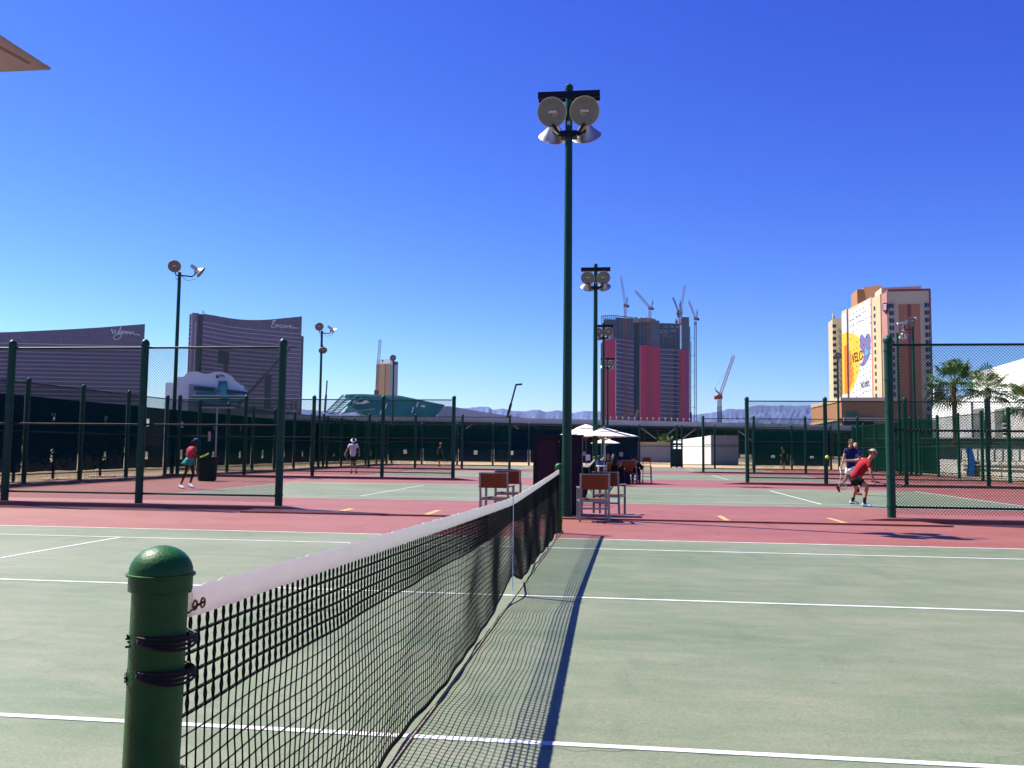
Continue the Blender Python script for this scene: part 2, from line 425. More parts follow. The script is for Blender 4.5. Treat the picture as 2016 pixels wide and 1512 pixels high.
for i in range(160):
    a, b = hp[i], hp[i+1]; hh = Vector((0, 0, .035)); th = Vector((.004, 0, 0))
    hm.quad(a+th, b+th, b+th-hh*.6, a+th-hh*.6); hm.quad(a-th, b-th, b-th-hh*.6, a-th-hh*.6); hm.quad(a-th-hh*.6, b-th-hh*.6, b+th-hh*.6, a+th-hh*.6); hm.quad(a-th, b-th, b+th, a+th)
HEMME = hm.mesh('hem_tape', M_HEM)
LACES = []
for yp, nt_ in ((0, 4), (12.8, 2)):
    for z in (.93, .855, .62, .40, .2):
        lc = MB(); lacing(lc, yp, z, .066, nt_)
        if yp == 0 and z == .62:
            for i in range(5): lc.tube([(-.072, -.03, .61-i*.018), (-.08, -.035, .60-i*.02), (-.084, -.03, .585-i*.02)], .0042, 5)
        LACES.append(lc.mesh('lacing_cord', M_ROPE))
gm = MB(); gm.tube([(0, .011*math.cos(a), .011*math.sin(a)) for a in [2*math.pi*i/12 for i in range(12)]], .0028, 6, closed=True)
GROMME = gm.mesh('grommet', M_BRASS, smooth=True)
tm = MB(); zg = net_top(.13)-.042; tm.tube([(.02, .06, zg-.008), (net_x(.11, 1)+.014, .112, zg-.002), (.014, .13, zg), (net_x(.15, 1)+.014, .152, zg+.002)], .0028, 6)
tm.tube([(0, .02, net_top(.1)-.014), (.004, .1, net_top(.1)-.006)], .004, 6)
TIEME = tm.mesh('lacing_tie', M_ROPE)
for k in range(NC): make_net(k)
def post_mesh():
    m = MB(); R = .0605
    m.tube([(0, 0, -.02), (0, 0, 1.10)], R, 36)
    return m.mesh('post_tube', M_POST, smooth=True)
def cap_mesh():
    R = .068; m = MB()
    pr = [(R-.001, 1.062), (R+.001, 1.063), (R+.001, 1.094), (R+.0065, 1.096), (R+.0065, 1.101)]
    for i in range(9):
        a = rad(90*i/8); pr.append(((R+.001)*math.cos(a)+.0001, 1.102+.062*math.sin(a)))
    m.lathe(pr, 40); return m.mesh('dome_cap', M_POST, smooth=True)
PM, CM = post_mesh(), cap_mesh()
def net_post(x, y, lab, lean=0.):
    t = thing('net_post', lab, 'net post', (x, y, 0), group='round green net posts'); t.rotation_euler = (0, lean, 0); t.scale = (1, 1, .983 if lean else 1)
    link('post_tube', PM, t); link('dome_cap', CM, t)
    link('collar', MB().tube([(0, 0, 0), (0, 0, .012)], .085, 28).mesh('collar', M_POST), t)
for k in range(NC):
    net_post(-.03 if k == 0 else 0, PITCHY*k, ['thick green round net post with domed cap, closest to the camera', 'near net post of the second court, mostly behind the dark cabinet', 'near net post of the third court beside the lamp posts', 'near net post of the fourth court by the far seating'][k], .012 if k == 0 else 0)
    net_post(0, 12.8+PITCHY*k, ['green net post in front of the dark cabinet', 'far net post of the second court under the cream umbrellas', 'far net post of the third court beyond the umbrellas', 'farthest net post near the back fence'][k])
# seam with worn filler under the first net
sm = MB(); pts = []
for i in range(90):
    y = -.5+i*.155; pts.append((.045+.006*noise.noise(Vector((y*2, 0, 0))), y, .009))
sm.tube(pts, [.006+.006*max(0, noise.noise(Vector((i*.35, 2, 0)))) for i in range(90)], 6)
tag(sm.build('court_seam', mat('seam_filler', 'B9A07C', .9, var=.5, scale=14)), kind='structure')

# ------------------------------------------------------------------ chain link fences
FH = 3.72; SP = 3.3; PR = .085
def chain_mesh(wd, z0, z1, pitch=.0645, r=.0042):
    m = MB(); h = z1-z0; n = int((wd+h)/pitch)
    for s in (1, -1):
        for i in range(n+1):
            c = i*pitch*1.0
            # x - s*z family clipped to the panel
            xa, za, xb, zb = c, 0., c-h, h
            if xa > wd: za = xa-wd; xa = wd
            if xb < 0: zb = c; xb = 0
            if zb-za < .01: continue
            if s < 0: xa, xb = wd-xa, wd-xb
            m.tube([(xa, s*.002, z0+za), (xb, s*.002, z0+zb)], r, 3, caps=False)
    # knuckled lower edge
    return m.mesh('chain_link_panel', M_WIRE)
CHAIN = chain_mesh(SP-2*PR, .16, FH-.1)
CHAINF = chain_mesh(SP-2*PR, .16, FH-.1, .09, .0045)
def fpost():
    m = MB(); m.tube([(0, 0, -.03), (0, 0, FH)], PR, 18); return m.mesh('post', M_POSTF, smooth=True)
def fcap():
    m = MB(); m.lathe([(PR+.012, FH-.05), (PR+.014, FH-.005), (PR+.006, FH+.03), (PR*.75, FH+.075), (.02, FH+.1), (.001, FH+.101)], 18); return m.mesh('dome_cap', M_POSTF, smooth=True)
def bandm(z):
    m = MB(); m.lathe([(PR, z-.02), (PR+.008, z-.018), (PR+.008, z+.018), (PR, z+.02)], 18); return m.mesh('clamp_band', M_POSTF)
FPM, FCM = fpost(), fcap(); RAILM = {}
for z, r in ((FH-.1, .026), (1.86, .024), (.30, .024)):
    RAILM[z] = MB().tube([(PR*.9, 0, z), (SP-PR*.9, 0, z)], r, 10).mesh('rail', M_RAIL, smooth=True)
def tie_mesh(z):
    m = MB(); n = 44
    for i in range(n):
        x = PR+.05+i*(SP-2*PR-.1)/n; m.tube([(x, -.022, z-.03), (x+.02, -.03, z+.012), (x+.04, .02, z+.03)], .003, 3, caps=False)
    return m.mesh('wire_ties', mat('tie_galv', 'AEB6B8', .4, .6))
TIES = {z: tie_mesh(z) for z in (1.86,)}
BANDS = bandm(.0)
def screen_mesh(m, z0, z1, holes, side=.06, w=SP-2*PR-.06, sag=.03, ragged=False, seed=0):
    xs = sorted(set([0, w]+[h[0] for h in holes]+[h[1] for h in holes]+[w*i/8 for i in range(9)]))
    zs = sorted(set([z0, z1]+[h[2] for h in holes]+[h[3] for h in holes]+[z0+(z1-z0)*i/6 for i in range(7)]))
    mb = MB(); idx = {}
    for i, x in enumerate(xs):
        for j, z in enumerate(zs):
            zz = z
            if j == len(zs)-1: zz -= sag*(.5+noise.noise(Vector((x*1.3, seed, 0))))
            if j == 0: zz += .05*(.5+noise.noise(Vector((x*1.3, seed, 4))))
            idx[i, j] = len(mb.v); mb.v.append(Vector((PR+.03+x, side+.012*noise.noise(Vector((x*1.7, z*1.7, seed))), zz)))
    for i in range(len(xs)-1):
        for j in range(len(zs)-1):
            cx, cz = (xs[i]+xs[i+1])/2, (zs[j]+zs[j+1])/2
            if any(h[0] < cx < h[1] and h[2] < cz < h[3] for h in holes): continue
            mb.f.append((idx[i, j], idx[i+1, j], idx[i+1, j+1], idx[i, j+1]))
    return mb.mesh('windscreen', m)
HOLES = [(1.5, 1.72, 2.28, 2.62), (1.5, 1.72, .78, 1.12)]
SCR = [screen_mesh(M_SCR, .36, 3.15, HOLES if s < 2 else [(1.35, 1.6, 2.3, 2.6), (1.4, 1.62, .74, 1.22)], seed=s*3.) for s in range(3)]
SCRB = [screen_mesh(M_SCR, .26, 3.30, [(1.45, 1.75, 2.25, 2.62), (1.42, 1.75, .92, 1.3)], seed=s*3.+20) for s in range(3)]
SCRG = [screen_mesh(M_SCRG, .18, 3.55, [], side=-.06, seed=s*3.+40) for s in range(2)]
HEMM = MB().box((SP/2, -.066, .25), (SP-2*PR, .01, .14)).mesh('hem_tape', M_SCRL)
FRAMEM = MB()
for h in HOLES:
    x0, x1, z0, z1 = h
    for a, b in (((x0, z0), (x1, z0)), ((x0, z1), (x1, z1)), ((x0, z0), (x0, z1)), ((x1, z0), (x1, z1))):
        FRAMEM.bar((PR+.03+a[0], .045, a[1]), (PR+.03+b[0], .045, b[1]), .02, .03)
FRAMEM = FRAMEM.mesh('screen_window_hem', M_SCRL)
def fence(label, x, y, rz, n, group, start=0, screens=None, detail=True, first_post=True, curb=True, far=False):
    t = thing('chain_link_fence', label, 'fence', (x, y, 0), rz, group)
    for i in range(n+1):
        if i == 0 and not first_post: continue
        p = link('post', FPM, t, (i*SP, 0, 0)); c = link('dome_cap', FCM, p)
        if detail:
            for z in (.32, .95, 1.6, 2.25, 2.9, 3.5): link('clamp_band', BANDS, p, (0, 0, z))
    for i in range(n):
        link('chain_link_panel', CHAINF if far else CHAIN, t, (i*SP+PR, 0, 0))
        for z in RAILM: link('rail', RAILM[z], t, (i*SP, 0, 0))
        if detail: tag(link('wire_ties', TIES[1.86], t, (i*SP, 0, 0)), kind='stuff')
        if screens and screens(i) is not None:
            s = screens(i); link('windscreen', s, t, (i*SP, 0, 0))
            if s in SCRG: link('hem_tape', HEMM, t, (i*SP, 0, 0))
    return t
names = ['nearest', 'second', 'third']
GRP = 'divider fences between the courts'
for k in range(3):
    Yf = 16.85+PITCHY*k
    lab = ['nearest chain link fence at left, with the player in pink seen through it', 'chain link fence at left behind the player in the white shirt', 'small chain link fence at left before the dark back windscreens'][k]
    if k == 1: lab = 'chain link fence at left in front of the man in white shirt'
    fence(lab, -6.5, Yf, math.pi, 4, GRP, detail=k < 2, far=k == 2)
    lab = ['tall chain link fence at the right edge, its end post beside the player in red', 'chain link fence at right behind the yellow ball and the player in navy', 'chain link fence at right in front of the running player'][k]
    fence(lab, 6.5, Yf, 0, 4, GRP, detail=k < 2, far=k == 2)
    # concrete kerb under the divider fences
    for s in (-1, 1):
        mb = MB(); xa, xb = s*6.35, s*20.3; y0, y1, h = Yf-.28, Yf+.28, .085
        if s < 0: xa, xb = xb, xa
        mb.box(((xa+xb)/2, Yf, h/2), (xb-xa, .56, h))
        e = -6.35 if s < 0 else 6.35; d = 1.0 if s < 0 else -1.0
        mb.poly([(e, y0, h), (e+d, y0+.05, .002), (e, y0, .002)]); mb.poly([(e, y1, h), (e, y1, .002), (e+d, y1-.05, .002)])
        mb.quad((e, y0, h), (e, y1, h), (e+d, y1-.05, .002), (e+d, y0+.05, .002))
        tag(mb.build('kerb', M_PINK), kind='structure')
def s_left(i): return SCR[(i*7) % 3]
fence('long left side fence carrying dark teal windscreens below the purple hotels', -20.4, 11.0, math.pi/2, 20, 'outer fences round the courts', screens=s_left, detail=True)
def s_right(i): return SCRG[i % 2] if i >= 6 else None
fence('long right side fence with green windscreens on its far part, before palms and white walls', 20.35, 34.85, math.pi/2, 12, 'outer fences round the courts', screens=s_right)
def s_back(i): return SCRB[i % 3]
fence('back fence stretch with dark windscreens behind the player in the yellow cap', -20.4, 77.2, 0, 7, 'outer fences round the courts', screens=s_back, detail=False, far=True)
def s_mid(i): return SCRB[0] if False else None
fence('open back fence stretch in front of the grey wall and sand', 2.7, 77.2, 0, 3, 'outer fences round the courts', detail=False, far=True, first_post=False)
fence('back fence stretch with dark windscreens behind the running player', 12.6, 77.2, 0, 2, 'outer fences round the courts', screens=s_back, detail=False, far=True, first_post=False)

# ------------------------------------------------------------------ far buildings
def front_prism(mb, pts, z0, ztop, dep):
    """closed wall block: front polyline pts (xy), extruded away from the camera by dep"""
    n = len(pts); zt = ztop if isinstance(ztop, (list, tuple)) else [ztop]*n
    c = sum((Vector((p[0], p[1], 0)) for p in pts), Vector())/n
    dr = Vector((c.x-CAM.x, c.y-CAM.y, 0)).normalized()*dep
    F0 = [Vector((p[0], p[1], z0)) for p in pts]; F1 = [Vector((p[0], p[1], z)) for p, z in zip(pts, zt)]
    B0 = [p+dr for p in F0]; B1 = [p+dr for p in F1]
    for i in range(n-1):
        mb.quad(F0[i], F0[i+1], F1[i+1], F1[i]); mb.quad(F1[i], F1[i+1], B1[i+1], B1[i]); mb.quad(B0[i+1], B0[i], B1[i], B1[i+1])
    mb.quad(B0[0], F0[0], F1[0], B1[0]); mb.quad(F0[-1], B0[-1], B1[-1], F1[-1]); return mb
def ribbon(mb, pts, z, h, out, inset=.3):
    """thin ledge along the front polyline"""
    n = len(pts)
    for i in range(n-1):
        a = Vector((pts[i][0], pts[i][1], 0)); b = Vector((pts[i+1][0], pts[i+1][1], 0)); d = (b-a).normalized(); nn = Vector((d.y, -d.x, 0))
        if nn.dot(flat(CAM)-a) < 0: nn = -nn
        a0, b0, a1, b1 = a-nn*inset, b-nn*inset, a+nn*out, b+nn*out; Z0 = Vector((0, 0, z-h/2)); Z1 = Vector((0, 0, z+h/2))
        mb.quad(a1+Z0, b1+Z0, b1+Z1, a1+Z1); mb.quad(a1+Z1, b1+Z1, b0+Z1, a0+Z1); mb.quad(a0+Z0, b0+Z0, b1+Z0, a1+Z0)
        mb.quad(a0+Z0, a1+Z0, a1+Z1, a0+Z1); mb.quad(b1+Z0, b0+Z0, b0+Z1, b1+Z1)
    return mb
def interp(tab, x):
    for (a, ya), (b, yb) in zip(tab, tab[1:]):
        if x <= b: return ya+(yb-ya)*(x-a)/(b-a)
    return tab[-1][1]
def far_root(name, label, cat, p, group=None): return thing(name, label, cat, (p[0], p[1], 0), 0, group)
def strokes(mb, lines, place, r):
    for L in lines:
        # smooth the stroke
        P_ = [Vector((a, b, 0)) for a, b in L]
        if len(P_) > 2:
            Q = []
            for i in range(len(P_)-1):
                p0, p1, p2, p3 = P_[max(i-1, 0)], P_[i], P_[i+1], P_[min(i+2, len(P_)-1)]
                for s_ in range(4):
                    u = s_/4; Q.append(.5*((2*p1)+(p2-p0)*u+(2*p0-5*p1+4*p2-p3)*u*u+(3*p1-p0-3*p2+p3)*u**3))
            Q.append(P_[-1]); P_ = Q
        mb.tube([place(q.x, q.y) for q in P_], r, 5)
    return mb
M_BRONZE = mat('bronze_glass', '6A3A60', .3, .0, var=.06, scale=.01, spec=.5)
t_ = M_BRONZE.node_tree; b_ = t_.nodes['Principled BSDF']; tc_ = t_.nodes.new('ShaderNodeTexCoord'); mp_ = t_.nodes.new('ShaderNodeMapping'); mp_.inputs['Scale'].default_value = (.28, .28, .32)
wn_ = t_.nodes.new('ShaderNodeTexVoronoi'); wn_.distance = 'CHEBYCHEV'; wn_.inputs['Randomness'].default_value = 0; wn_.inputs['Scale'].default_value = 1
t_.links.new(tc_.outputs['Object'], mp_.inputs[0]); t_.links.new(mp_.outputs[0], wn_.inputs['Vector'])
src_ = b_.inputs['Base Color'].links[0].from_socket; s1_ = t_.nodes.new('ShaderNodeSeparateColor'); t_.links.new(wn_.outputs['Color'], s1_.inputs[0]); m1_ = t_.nodes.new('ShaderNodeMapRange'); m1_.inputs[3].default_value = .62; m1_.inputs[4].default_value = 1.38; t_.links.new(s1_.outputs[0], m1_.inputs[0])  # tone steps per pane put uneven reflections into the glass colour
v1_ = t_.nodes.new('ShaderNodeVectorMath'); v1_.operation = 'SCALE'; t_.links.new(src_, v1_.inputs[0]); t_.links.new(m1_.outputs[0], v1_.inputs['Scale']); t_.links.new(v1_.outputs[0], b_.inputs['Base Color'])
M_BRONZE2 = mat('bronze_glass_dark', '150A24', .5, var=.05, scale=.02)
M_BLIGHT = mat('bronze_column', '9C7E9C', .5, var=.05, scale=.02)
M_BAND = mat('floor_band_pale', 'D2BCCC', .6, var=.04, scale=.05)
M_SIGN = mat('sign_cream', 'D9D2CF', .5, var=.03)

# curved purple hotel at far left
zt1 = av(140, 674, 1316).z
def wynn_front(px):
    return av(px, 674, interp([(-300, 1262), (15, 1304), (266, 1325), (284, 1327)], px))
pxs = [-260, -180, -100, -40, 20, 80, 140, 200, 245, 284]
pts = [wynn_front(p) for p in pxs]
ztp = [av(p, interp([(-260, 660), (0, 654.5), (89, 650.5), (178, 646), (284, 637.8)], p), hdepth(q)).z for p, q in zip(pxs, pts)]
t = far_root('hotel_tower', 'curved purple glass hotel at far left with a cream script sign', 'hotel', pts[6], 'bronze glass hotel towers')
front_prism(MB(), pts, -1, ztp, 28).build('facade', M_BRONZE, t, True)
mb = MB(); mb.box(av(284.6, 740, 1327+12), (2, 24, 300)); 
for i in range(28):
    z = av(100, 677.5+8.12*i, 1310).z
    if z < 2: break
    ribbon(MB(), pts, z, 1.25, .5).build('floor_band', M_BAND, t, True)
W1 = [[(220, 652), (218.5, 649.5), (220.5, 648.2), (222, 650), (221, 655.5), (223.5, 656.5), (226.5, 650), (227.5, 648), (226.8, 652), (228.5, 656.5), (231.5, 655), (235.5, 648), (238, 643.5), (237, 650), (234.5, 656)],
      [(234.2, 651.5), (233.8, 655.5), (236.5, 656.8), (240, 652), (240.5, 650.5), (239.5, 658), (235.5, 666), (229, 668.2), (223.8, 665.5), (225.5, 661), (232, 658.5), (241, 656.5)],
      [(243, 651.5), (242.3, 657), (245, 652.8), (247.3, 652), (247, 657), (249.2, 654)], [(250, 652.3), (249.5, 657.5), (252.2, 653.2), (254.2, 652.8), (254.2, 657.3), (257, 655)],
      [(257.8, 653), (257.3, 658), (260, 654.2), (262.5, 653.8), (263.5, 658), (270, 658.4), (275.5, 660.3)]]
strokes(MB(), W1, lambda x, y: av(x, y, interp([(15, 1304), (266, 1325), (284, 1327)], x)-1.6), .62).build('script_sign', M_SIGN, t, True)

# curved purple hotel behind the white lobby building
ZB = 160.; HB = [(367, 635), (387, 633.5), (400, 633.6), (449.5, 643.2), (490, 648), (525.4, 651.3), (560, 654.6), (593.5, 657.4)]
pts = [onz(x, y, ZB) for x, y in HB[2:]]; full = [onz(x, interp(HB, x), ZB) for x in (400, 416, 432, 450, 469, 490, 506, 525, 543, 560, 577, 593.5)]
rp = [(366, 618.6), (372, 617), (386, 616.8), (400, 617.5), (416, 620), (432, 623), (450, 626), (469, 628.6), (490, 629.9), (506, 630), (525, 629.3), (543, 628), (560, 626), (577, 624.5), (593.5, 622.6)]
t = far_root('hotel_tower', 'concave purple glass hotel with pale floor lines, white script sign near its right corner', 'hotel', full[5], 'bronze glass hotel towers')
front_prism(MB(), full, -1, [av(x, interp(rp, x), hdepth(p)).z for x, p in zip((400, 416, 432, 450, 469, 490, 506, 525, 543, 560, 577, 593.5), full)], 26).build('facade', M_BRONZE, t, True)
cA = [onz(x, 633.6, ZB) for x in (386.5, 393, 400)]
front_prism(MB(), [p+Vector((0, 6, 0)) for p in cA], -1, av(392, 617, hdepth(cA[1])).z, 20).build('recess_wall', M_BRONZE2, t, True)  # darker than the facade, shade of the recess put into its colour
wl = [onz(x, 635, ZB)+Vector((0, 8, 0)) for x in (366.6, 373)]
front_prism(MB(), wl, -1, av(370, 618.6, hdepth(wl[0])).z, 20).build('side_wing', M_BRONZE, t, True)
cc = onz(379.5, 634, ZB)+Vector((0, 6, 0)); rr_ = 7.2/FPX*hdepth(cc)
MB().lathe([(rr_, -1), (rr_, av(379, 616.8, hdepth(cc)).z)], 24, Matrix.Translation((cc.x, cc.y, 0))).build('round_stair_tower', M_BLIGHT, t, True, smooth=True)
MB().box(onz(386.8, 700, 60)*0+Vector((onz(386.5, 633.6, ZB).x, onz(386.5, 633.6, ZB).y-1, ZB/2)), (1.2, 1.2, ZB)).build('corner_mullion', M_BAND, t, True)
for i in range(30):
    z = ZB-5.68*i
    if z < 2: break
    ribbon(MB(), full, z, 1.0, .45).build('floor_band', M_BAND, t, True)
    ribbon(MB(), wl, z, 1.0, .4).build('floor_band', M_BAND, t, True)
# end fin and roof kit
e = full[-1]; MB().box((e.x+1.0, e.y+2, ZB/2-8), (1.5, 5, ZB+10)).build('end_fin', M_BRONZE2, t, True)
mb = MB(); q = av(399, 617, hdepth(full[0])+8); mb.bar(q, q+Vector((0, 0, 4)), .5); mb.bar(q+Vector((2.2, 0, -2)), q+Vector((2.2, 0, 2.5)), .4); mb.bar(q+Vector((-1.2, 0, 0)), q+Vector((1.5, 0, 3.4)), .3); mb.build('roof_mast', M_BRONZE2, t, True)
# dark cladding patches and a red climbing screen low on the facade
def fpatch(x0, x1, y0, y1, m, nm, off=.8):
    a = onz(x0, interp(HB, x0), ZB); b = onz(x1, interp(HB, x1), ZB); z1 = av(x0, y0, hdepth(a)).z; z0 = av(x0, y1, hdepth(a)).z
    d = (b-a).normalized(); n_ = Vector((d.y, -d.x, 0)); n_ = n_ if n_.dot(flat(CAM)-a) > 0 else -n_
    MB().box(((a+b)/2+n_*off*.3)*Vector((1, 1, 0))+Vector((0, 0, (z0+z1)/2)), ((b-a).length, 1.2, z1-z0), Matrix((d, n_, Vector((0, 0, 1)))).transposed()).build(nm, m, t, True)
fpatch(432, 452, 690, 716, M_BRONZE2, 'dark_glazing'); fpatch(443, 451, 716, 735, mat('dark_red', '6A1030', .6), 'red_screen'); fpatch(524, 537, 738, 805, mat('navy_glass', '141A3C', .3), 'service_bay', 1.4)
for x in (556, 563, 576, 584): fpatch(x, x+4.5, 791, 806, mat('brick_red', '8A3A34', .8), 'brick_panel')
W2 = [[(541.5, 633.5), (541.8, 631.3), (538.5, 631.6), (536.3, 634.5), (538.2, 637.2), (540.5, 637.4), (537, 638), (534.3, 641.5), (536.3, 644.6), (540.5, 643.5), (544.3, 639.2)],
      [(545.2, 639.2), (544.2, 644.2), (546.8, 640.2), (549.2, 639.8), (549, 644), (551.8, 642)], [(556, 640.2), (553.6, 639.8), (552, 642.6), (553.4, 644.9), (556.8, 643.6)],
      [(560.5, 640.4), (558.3, 641.6), (558.5, 644.4), (561.2, 644.6), (562.8, 642.4), (561.2, 640.4), (560.5, 640.6), (564, 641.4)], [(565.4, 640.8), (565, 645.2), (566.6, 642), (569.4, 641)],
      [(570, 643.6), (573.4, 642), (572.6, 640.6), (570.2, 641.6), (569.8, 644.4), (572.4, 645.6), (579, 645.3), (588, 646.2)]]
def pl2(x, y):
    q = onz(x, interp(HB, x), ZB); return av(x, y, hdepth(q)-2)
strokes(MB(), W2, pl2, .52).build('script_sign', M_SIGN, t, True)

# white lobby building with a wavy parapet
M_WH2 = mat('stucco_white', 'D9DBE2', .85, var=.05, scale=.05)
M_TEAL = mat('teal_glass', '2C7F92', .2, var=.25, scale=.2)
D = 420.
t = far_root('hotel_building', 'low white hotel with wavy parapet and blue glass centre below the concave purple tower', 'hotel', av(415, 800, D))
out = [(344, 742), (363, 742), (364, 737), (370, 734), (377, 731.6), (384, 731), (391, 731.8), (398, 734.5), (404, 736), (410, 736), (415, 735), (420, 732.8), (426, 731.6), (434, 731.7), (442, 733.4), (449, 736.6), (454, 740), (459, 742), (461, 747), (463, 750.5), (470, 752), (471, 757), (480, 759), (481, 766), (487, 769), (488, 800)]
def slab(outline, D0, dep, base_py=845):
    mb = MB(); F = [av(x, y, D0) for x, y in outline]; G = [Vector((p.x, p.y, -1)) for p in F]
    dr = Vector((F[0].x-CAM.x, F[0].y-CAM.y, 0)).normalized()*dep
    for i in range(len(F)-1):
        mb.quad(G[i], G[i+1], F[i+1], F[i]); mb.quad(F[i], F[i+1], F[i+1]+dr, F[i]+dr)
        mb.quad(G[i+1]+dr, G[i]+dr, F[i]+dr, F[i+1]+dr)
    mb.quad(G[0]+dr, G[0], F[0], F[0]+dr); mb.quad(G[-1], G[-1]+dr, F[-1]+dr, F[-1]); return mb
slab(out, D, 6).build('parapet_wall', M_WH2, t, True)
slab([(326, 753), (345, 753)], D+6, 20).build('side_wing', M_WH2, t, True)
slab([(372, 756), (487, 771)], D-5, 8).build('lower_storey', mat('stucco_lilac', 'AEB6CC', .85, var=.05, scale=.05), t, True)
wb = MB().box((0, 0, 0), (.9, .8, 1.7)).mesh('window', mat('window_dark', '1E2C40', .2, var=.1))
for i in range(12):
    for rrow in range(1):
        x = 384.5+i*3.25
        if x < 423: link('window', wb, t, av(x, 764.5+i*.22, D-5.6)-t.location)
for i in range(12): link('window', wb, t, av(447.5+i*3.3, 771+i*.35, D-5.6)-t.location)
def pq(nm, x0, x1, y0, y1, DD, m, th=.8):
    a = av(x0, y1, DD); b = av(x1, y1, DD); c_ = av(x0, y0, DD)
    d = (b-a); d.z = 0; L = d.length; d.normalize(); n_ = Vector((d.y, -d.x, 0))
    cen = (a+b)/2; cen.z = (a.z+c_.z)/2
    return MB().box(cen, (L, th, c_.z-a.z), Matrix((d, n_, Vector((0, 0, 1)))).transposed()).build(nm, m, t, True)
pq('blue_glass_panel', 430, 446.5, 750, 765, D-.9, mat('blue_glass', '2D6C92', .15, var=.2, scale=.2))
pq('lobby_glass', 433.5, 446, 756, 800, D-6.2, mat('cyan_glass', '3FA6BE', .15, var=.25, scale=.3))
pq('sky_bay', 424.5, 432, 766, 773, D-6.2, M_TEAL)
pq('glass_band', 386, 425, 770, 777, D-5.8, M_TEAL); pq('glass_band', 448, 487, 775, 781, D-5.8, M_TEAL)
for i in range(3): pq('canopy_band', 375+i*6, 480-i*3, 780+i*8, 785+i*8, D-8-i*1.5, mat('teal_matt', '3A7F86', .6, var=.3, scale=.3))
pq('white_ledge', 380, 486, 777.5, 779, D-7, M_WH2)
me = text_mesh('Marriott', 2.35, .15, mat('sign_black', '15131A', .6), shear=.0, name='name_sign'); o = link('name_sign', me, t, av(431.5, 743.3, D-.5)-t.location); o.rotation_euler = (rad(90), 0, YAW+rad(13))
me = MB(); strokes(me, [[(426, 744.6), (427.5, 738.6), (429, 744.4)], [(428.8, 741), (429.6, 744.6)]], lambda x, y: av(x, y, D-.8), .42).build('red_logo', mat('sign_red', 'B01832', .6), t, True)

# gold and white tower
D = 1770.
t = far_root('office_tower', 'slim gold tower with white crown and dark T near the top', 'tower', av(762, 800, D))
a, b, c_ = av(741, 707, D+14), av(768, 706, D-8), av(784, 710.5, D+22)
M_GOLD = mat('gold_glass', 'D8A466', .35, .1, var=.05, scale=.01); M_PALE = mat('pale_glass', 'C8CCC4', .4, var=.05, scale=.01)
front_prism(MB(), [a, (a+b)/2, b], -1, av(755, 716, D).z, 18).build('gold_face', M_GOLD, t, True)
front_prism(MB(), [b, c_], -1, av(775, 718, D).z, 10).build('pale_face', M_PALE, t, True)
front_prism(MB(), [a+Vector((0, .5, 0)), b+Vector((0, .5, 0))], av(755, 716, D).z, [av(741, 707.5, D).z, av(768, 707, D).z], 18).build('crown', M_WHITE, t, True)
front_prism(MB(), [b+Vector((0, .5, 0)), c_+Vector((0, .5, 0))], av(775, 718, D).z, [av(768, 707, D).z, av(784, 712.5, D).z], 10).build('crown', M_WHITE, t, True)
for x in (757.5, 766.5): pq('dark_joint', x-.6, x+.6, 717, 779, D-6, mat('joint_brown', '5C4630', .6), 2)
pq('dark_sign', 775, 783.5, 712, 718.5, D+4, mat('sign_navy', '1F3A66', .5), 2)
pq('letter_t', 751, 755.6, 708.4, 709.8, D-8, mat('sign_navy', '1F3A66', .5), 2); pq('letter_t', 752.7, 754, 709.8, 715, D-8, mat('sign_navy', '1F3A66', .5), 2)

# teal framed arena under construction
D = 400.; M_TSTEEL = mat('teal_mesh', '3A9AA0', .7, var=.25, scale=.12); M_TST2 = mat('teal_mesh_light', '5FBEC0', .7, var=.25, scale=.12)
t = far_root('arena', 'teal wrapped arena roof under construction, open truss at its left end', 'building', av(760, 820, D))
def wedge(nm, outl, D0, dep, m):
    mb = MB(); F = [av(x, y, D0) for x, y in outl]; dr = Vector((F[0].x-CAM.x, F[0].y-CAM.y, 0)).normalized()*dep; n = len(F)
    mb.poly(F); mb.poly([p+dr for p in reversed(F)])
    for i in range(n): mb.quad(F[i], F[i]+dr, F[(i+1) % n]+dr, F[(i+1) % n])
    return mb.build(nm, m, t, True)
wedge('wrapped_wall', [(684, 795), (706, 783), (742, 780), (788, 781), (820, 786), (875.8, 797), (858, 820), (720, 818)], D, 30, M_TSTEEL)
wedge('upper_roof', [(679.4, 776.4), (710, 775.5), (788.5, 779), (822, 786), (788, 784), (742, 781), (706, 780), (696, 782)], D-1.5, 30, M_TST2)
wedge('white_sheet', [(694, 793), (699, 787), (706, 793), (712, 792), (718, 788), (722, 788), (728, 792), (724, 793), (716, 795), (700, 795)], D-1.7, .6, M_WHITE)
wedge('white_sheet', [(680, 807), (687, 799), (696, 804), (706, 808), (720, 806), (736, 803), (740, 806), (700, 811), (676, 814)], D-1.7, .6, mat('pale_aqua', '9CC3C4', .7))
wedge('white_sheet', [(827, 799), (833, 797.5), (838, 799.5), (834, 802)], D-1.7, .6, M_WHITE)
for q in ((762, 794, 757.5, 806), (751, 807, 748.5, 815), (823, 792, 820, 801), (814, 801, 811, 812)):
    MB().bar(av(q[0], q[1], D-2), av(q[2], q[3], D-2), .45).build('pale_strut', M_WHITE, t, True)
M_STEELD = mat('truss_dark', '27484E', .6, var=.1)
for i in range(12):
    f = i/11; a = av(673-30*f, 781+32*f, D-2); b = av(696-34*f, 779+37*f, D-2)
    MB().bar(a, b, .35).build('truss_rung', M_STEELD, t, True)
for s_ in ((676, 777, 640.7, 812.8), (689, 779, 652, 814), (702, 780, 664, 815), (712, 782, 674, 816)):
    MB().bar(av(s_[0], s_[1], D-2.4), av(s_[2], s_[3], D-2.4), .55).build('truss_chord', M_TST2, t, True)
